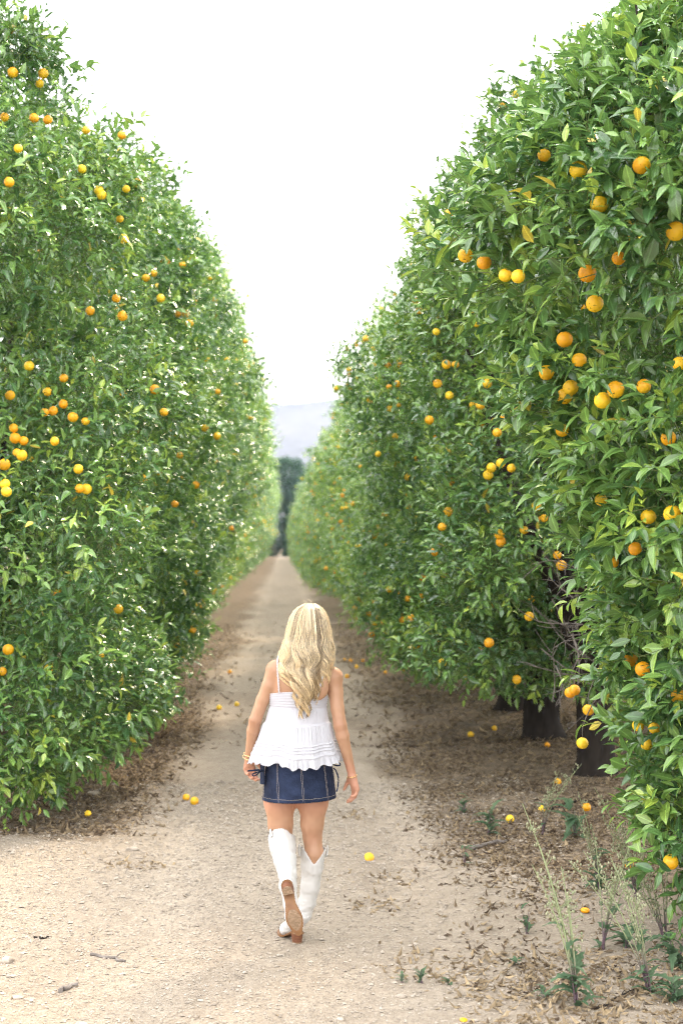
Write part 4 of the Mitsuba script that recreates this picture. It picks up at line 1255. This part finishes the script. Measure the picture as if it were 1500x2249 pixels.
A_, B_ = np.meshgrid(sth, srow, indexing='ij')
outer = skirt_point(A_, B_)
inner = skirt_point(A_[:, ::-1], B_[:, ::-1], -.004)[:, :12]
add('person__skirt', ring_sheet(np.concatenate([outer, inner], 1)), 'denim', True, label='dark blue denim mini skirt with pale seam stitching')
hem = np.concatenate([skirt_point(sth[:, None], np.array([1745.5, 1746])[None], 0.0005), skirt_point(sth[:, None], np.array([1746.5, 1752.5])[None], .0032), skirt_point(sth[:, None], np.array([1753.2])[None], -.001)], 1)
add('person__skirt__hem', ring_sheet(hem), 'denim', True)
st = np.linspace(-1.5, 1.5, 120)
add('person__skirt__hem_stitching', tube(skirt_point(st, np.full(120, 1745.3), .0020), .0008, 4), 'stitch_thread', True)
for t0, t1 in ((-.69, -.60), (.055, .10), (.86, .84), (-1.32, -1.32), (1.38, 1.38)):
    rr = np.linspace(1644, 1751, 40)
    tc = np.linspace(t0, t1, 40)
    w = .0055 / .16
    cols = [skirt_point(tc + o * w, rr, l) for o, l in ((-1, .0), (-.9, .0026), (.9, .0026), (1, .0))]
    m = 40
    v = np.stack(cols, 0)
    i, j = np.meshgrid(np.arange(3), np.arange(m - 1), indexing='ij')
    q = np.stack([i * m + j, i * m + j + 1, (i + 1) * m + j + 1, (i + 1) * m + j], -1).reshape(-1, 4)
    sk = numbered('person__skirt__seam')
    add(sk, (v.reshape(-1, 3), q), 'denim', 40)
    for o in (-.62, .62):
        add(numbered('person__skirt__seam_stitching'), tube(skirt_point(tc + o * w, rr, .0028), .0007, 4), 'stitch_thread', True)


def plate(pts, thick, bsdf, key):
    """A thin slab from a planar outline of 3-D points."""
    p = np.asarray(pts, float)
    nrm = unit(np.cross(p[1] - p[0], p[2] - p[0])) * thick
    n = len(p)
    v = np.vstack([p, p + nrm])
    f = [[0, i, i + 1] for i in range(1, n - 1)] + [[n, n + i + 1, n + i] for i in range(1, n - 1)]
    for i in range(n):
        k = (i + 1) % n
        f += [[i, n + i, n + k], [i, n + k, k]]
    add(key, (v, np.array(f)), bsdf, False)


plate([W(582, 1664, -.07), W(573.5, 1667, -.03), W(572.5, 1722, -.03), W(581, 1724, -.07)], .004, 'denim', 'person__skirt__side_flap')


def ribbon(pts, key, r=.0042):
    c = spline([W(*p) for p in pts], 22)
    v, f = tube(c, r, 6)
    add(key, (v, f), 'denim', True)


ribbon([(578, 1694, -.06), (568, 1692, -.09), (556, 1693, -.10), (544, 1694, -.10)], numbered('person__skirt__lace_tie'), .0046)
ribbon([(577, 1694, -.06), (567, 1696, -.09), (555, 1701, -.11), (557, 1705, -.11), (564, 1702, -.10), (571, 1696, -.08)], numbered('person__skirt__lace_tie'), .0032)
ribbon([(731, 1676, -.06), (738, 1675, -.09), (747, 1678, -.10), (746, 1682, -.10), (738, 1682, -.09), (732, 1680, -.06)], numbered('person__skirt__lace_tie'), .0032)
ribbon([(733, 1688, -.06), (738, 1694, -.08), (743, 1710, -.09), (742, 1728, -.09), (739, 1740, -.09)], numbered('person__skirt__lace_tie'), .0034)

# ---- boots
def boot(key, label, O, f, u, shaft, radii, notch, notch_depth):
    f, u = unit(np.asarray(f, float)), np.asarray(u, float)
    u = unit(u - (u @ f) * f)
    s = np.cross(f, u)
    L = lambda a, b, c: O + f * a + s * b + u * c
    prims = []
    for a, b, ra_, rb_ in zip(shaft[:-1], shaft[1:], radii[:-1], radii[1:]):
        prims.append(('cone', a, b, ra_, rb_, .02))
    ank = L(.052, 0, .125)
    prims += [('cone', shaft[-1], ank, radii[-1], .037, .02), ('cone', ank, L(.038, 0, .085), .037, .031, .02), ('cone', L(.05, 0, .108), L(.125, 0, .062), .039, .034, .02),
              ('cone', L(.125, 0, .062), L(.185, 0, .036), .034, .030, .02), ('cone', L(.17, -.013, .034), L(.17, .013, .034), .029, .029, .012), ('cone', L(.185, 0, .036), L(.246, 0, .026), .030, .014, .02)]
    axis = unit(shaft[0] - shaft[1])
    top = shaft[0]

    def sole_u(a):
        return np.interp(a, [-.1, .0, .06, .10, .145, .17, .22, .28], [.056, .056, .054, .036, .013, .008, .008, .012])

    def cut(G):
        q = G - O
        a, c = q @ f, q @ u
        far = np.linalg.norm(q, axis=-1) < .36
        under = np.where(far & (c < .2), sole_u(a) - c, -1)
        t = (G - top) @ axis
        r = G - top
        r = r - t[..., None] * axis
        rn = np.linalg.norm(r, axis=-1) + 1e-6
        cs = np.clip((r @ unit(notch - (notch @ axis) * axis)) / rn, -1, 1)
        ang = np.arccos(np.abs(cs))
        lim = -notch_depth * np.clip(1 - ang / 1.0, 0, 1)
        over = t - lim
        inner = np.full(t.shape, 9.0)
        for p0, p1, r0, r1 in ((shaft[0] + axis * .1, shaft[0], radii[0], radii[0]), (shaft[0], shaft[1], radii[0], radii[1])):
            ab = p1 - p0
            tt = np.clip(((G - p0) @ ab) / (ab @ ab), 0, 1)
            inner = np.minimum(inner, np.linalg.norm(G - p0 - tt[..., None] * ab, axis=-1) - (r0 + tt * (r1 - r0) - .0055))
        return np.maximum(np.maximum(under, over), -inner)

    bv, bf = sdf_mesh(prims, 0.0036, cut)
    nrm = np.array(trimesh.Trimesh(bv, bf, process=False).vertex_normals)
    up_ = (bv - ank) @ axis
    amp = .0050 * np.exp(-((up_ - .045) / .055) ** 2) + .0022 * np.exp(-((up_ - .20) / .12) ** 2)
    wr = meshkit.fbm(bv * [16, 16, 52] if label.count('planted') else bv * [16, 40, 40], 2, 3) - .5
    bv = bv + nrm * (amp * 2.2 * wr)[:, None]                # soft creases in the leather
    add(key, (bv, bf), 'white_leather', True, label=label)
    # sole
    fs = np.concatenate([[0.0, .003, .010, .022], np.linspace(.04, .25, 22), [.258, .264, .267]])
    hw = np.interp(fs, [0, .003, .010, .022, .05, .085, .11, .14, .17, .195, .22, .24, .258, .264, .267], [.004, .013, .022, .028, .029, .025, .025, .033, .040, .039, .032, .024, .013, .007, .001])
    bias = np.interp(fs, [0, .1, .17, .267], [0, .0, .004, .010]) * (1 if 'raised' in label else -1)
    top_, bot_ = [], []
    for a, w, b in zip(fs, hw, bias):
        for t in np.linspace(-1, 1, 9):
            top_.append(L(a - .004, b + w * t, sole_u(a) + .002)); bot_.append(L(a - .004, b + w * t, sole_u(a) - .0055))
    n, m = len(fs), 9
    i, j = np.meshgrid(np.arange(n - 1), np.arange(m - 1), indexing='ij')
    q = np.stack([i * m + j, (i + 1) * m + j, (i + 1) * m + j + 1, i * m + j + 1], -1).reshape(-1, 4)
    rim = list(range(0, n * m, m)) + [(n - 1) * m + t for t in range(1, m)] + [k * m + m - 1 for k in range(n - 2, -1, -1)] + [t for t in range(m - 2, 0, -1)]
    rim = np.array(rim); nx = np.roll(rim, -1)
    side = np.stack([rim, nx, nx + n * m, rim + n * m], -1)
    add(key + '__sole', (np.array(top_ + bot_), np.vstack([q[:, ::-1], q + n * m, side])), 'brown_sole', 40)
    # worn forepart, 1 mm proud of the sole
    wear, wf = [], []
    fa, tr = np.linspace(.135, .238, 10), np.linspace(-1, 1, 9)
    for a in fa:
        w = np.interp(a, fs, hw) * .82 * math.sqrt(max(0.02, 1 - ((a - .185) / .056) ** 2)); b = np.interp(a, fs, bias)
        wear += [L(a - .004, b + w * t, sole_u(a) - .0068) for t in tr]
    i, j = np.meshgrid(np.arange(9), np.arange(8), indexing='ij')
    add(key + '__sole__worn_patch', (np.array(wear), np.stack([i * 9 + j, (i + 1) * 9 + j, (i + 1) * 9 + j + 1, i * 9 + j + 1], -1).reshape(-1, 4)), 'worn_tip', True)
    # stacked heel, tapering to its tip
    rings = []
    for h_, k0, k1, w in ((.052, .002, .062, .0285), (.035, .006, .058, .0262), (.018, .010, .054, .0245), (.007, .012, .052, .0238)):
        ring = []
        for t in np.linspace(-1, 1, 13):
            ring.append(L(k0 + (k1 - k0) * .62 * (1 - math.sqrt(max(0, 1 - t * t))), w * t, h_))
        ring += [L(k1, w * t, h_) for t in (.95, .5, 0, -.5, -.95)]
        rings.append(ring)
    R3 = np.array(rings); n, m = R3.shape[:2]
    i, j = np.meshgrid(np.arange(n - 1), np.arange(m), indexing='ij')
    q = np.stack([i * m + j, i * m + (j + 1) % m, (i + 1) * m + (j + 1) % m, (i + 1) * m + j], -1).reshape(-1, 4)
    add(key + '__heel', (R3.reshape(-1, 3), q), 'stacked_heel', 35)
    lo_, hi_ = np.array(rings[-1]) - u * .0065, np.array(rings[-1]) + u * .0005
    v = np.vstack([hi_, lo_, lo_.mean(0)[None]])
    f_ = [[k, (k + 1) % m, m + (k + 1) % m] for k in range(m)] + [[k, m + (k + 1) % m, m + k] for k in range(m)] + [[m + k, m + (k + 1) % m, 2 * m] for k in range(m)]
    add(key + '__heel__tip', (v, np.array(f_)), 'worn_tip', 35)
    # pull straps at the two sides of the top, side seams
    nb = unit(notch - (notch @ axis) * axis)
    sd = np.cross(axis, nb)
    for k in (-1, 1):
        p = top + sd * k * (radii[0] + .001)
        loop = spline([p - axis * .045 + nb * .004, p - axis * .01 + sd * k * .006 + nb * .004, p + axis * .012 + sd * k * .004, p - axis * .01 + sd * k * .006 - nb * .004, p - axis * .045 - nb * .004], 18)
        add(numbered(key + '__pull_strap'), tube(loop, .0038, 6), 'white_leather', True)
        seam = np.array([a + unit(np.cross(unit(shaft[1] - shaft[0]), nb)) * -k * (r + .0005) for a, r in zip(spline(shaft, 14), np.interp(np.linspace(0, 1, 14), np.linspace(0, 1, len(radii)), radii))])
        add(numbered(key + '__side_seam'), tube(seam[1:-2], .0016, 5), 'white_leather', True)


Or = W(659, 2064, -.03); Or[2] = 0.0
boot('person__boot', 'white leather western boot planted on the gravel, brown block heel', Or, [-.36, .93, 0], [0, 0, 1],
     [W(688.5, 1862), W(685.5, 1903), W(681, 1950), W(674, 1985), W(665, 2012)], [.0665, .053, .046, .041, .037], np.array([0.12, -1.0, 0]), .075)
fl = unit(np.array([.20, .10, -1.0])); ul = np.array([0, 1.0, 0]); ul = unit(ul - (ul @ fl) * fl)
Ol = W(631, 1948, -.33) - .03 * fl - .055 * ul
kn, an = W(618, 1836, .0), W(632, 1928, -.245)
boot('person__boot_001', 'white leather western boot raised behind, showing its brown sole', Ol, fl, ul,
     [W(618.5, 1842, -.02), W(621, 1862, -.085), W(626, 1890, -.16), W(630, 1914, -.215), W(631.5, 1926, -.24)], [.070, .062, .053, .044, .039], np.array([0.0, -1.0, -.6]), .03)

# ---- bracelets
def bracelet(c, axis, r, thick, key, bead=None):
    axis = unit(np.asarray(axis, float))
    a = unit(np.cross(axis, [0, 1, 0.1])); b = np.cross(axis, a)
    t = np.linspace(0, 2 * np.pi, 40)
    pts = c + r * (np.cos(t)[:, None] * a + np.sin(t)[:, None] * b)
    parts = [tube(pts, thick, 6, False)]
    if bead is not None:
        s = trimesh.creation.icosphere(1, bead)
        parts.append((np.array(s.vertices) + c + r * unit(np.array([0, -1.0, 0]) - (np.array([0, -1.0, 0]) @ axis) * axis), np.array(s.faces)))
    add(key, join(parts), 'gold', True)


bracelet(W(547, 1657, .06), [-.10, .25, -1], .0285, .0017, numbered('person__bracelet'), .0045)
bracelet(W(545, 1665, .065), [-.35, .25, -1], .0295, .0014, numbered('person__bracelet'), .006)
bracelet(W(773, 1705, -.03), [.25, .1, -1], .0265, .0018, numbered('person__bracelet'), .005)

# ------------------------------------------------------------------ the air, one closed box round everything
scene['haze'] = {'type': 'cube', 'to_world': T().translate([0, 1450, 110]).scale([3600, 2100, 114]), 'bsdf': {'type': 'null'}, 'interior': {'type': 'ref', 'id': 'air'}}
labels['haze'] = dict(label='thin pale haze over the orchard and the mountain', kind='stuff')
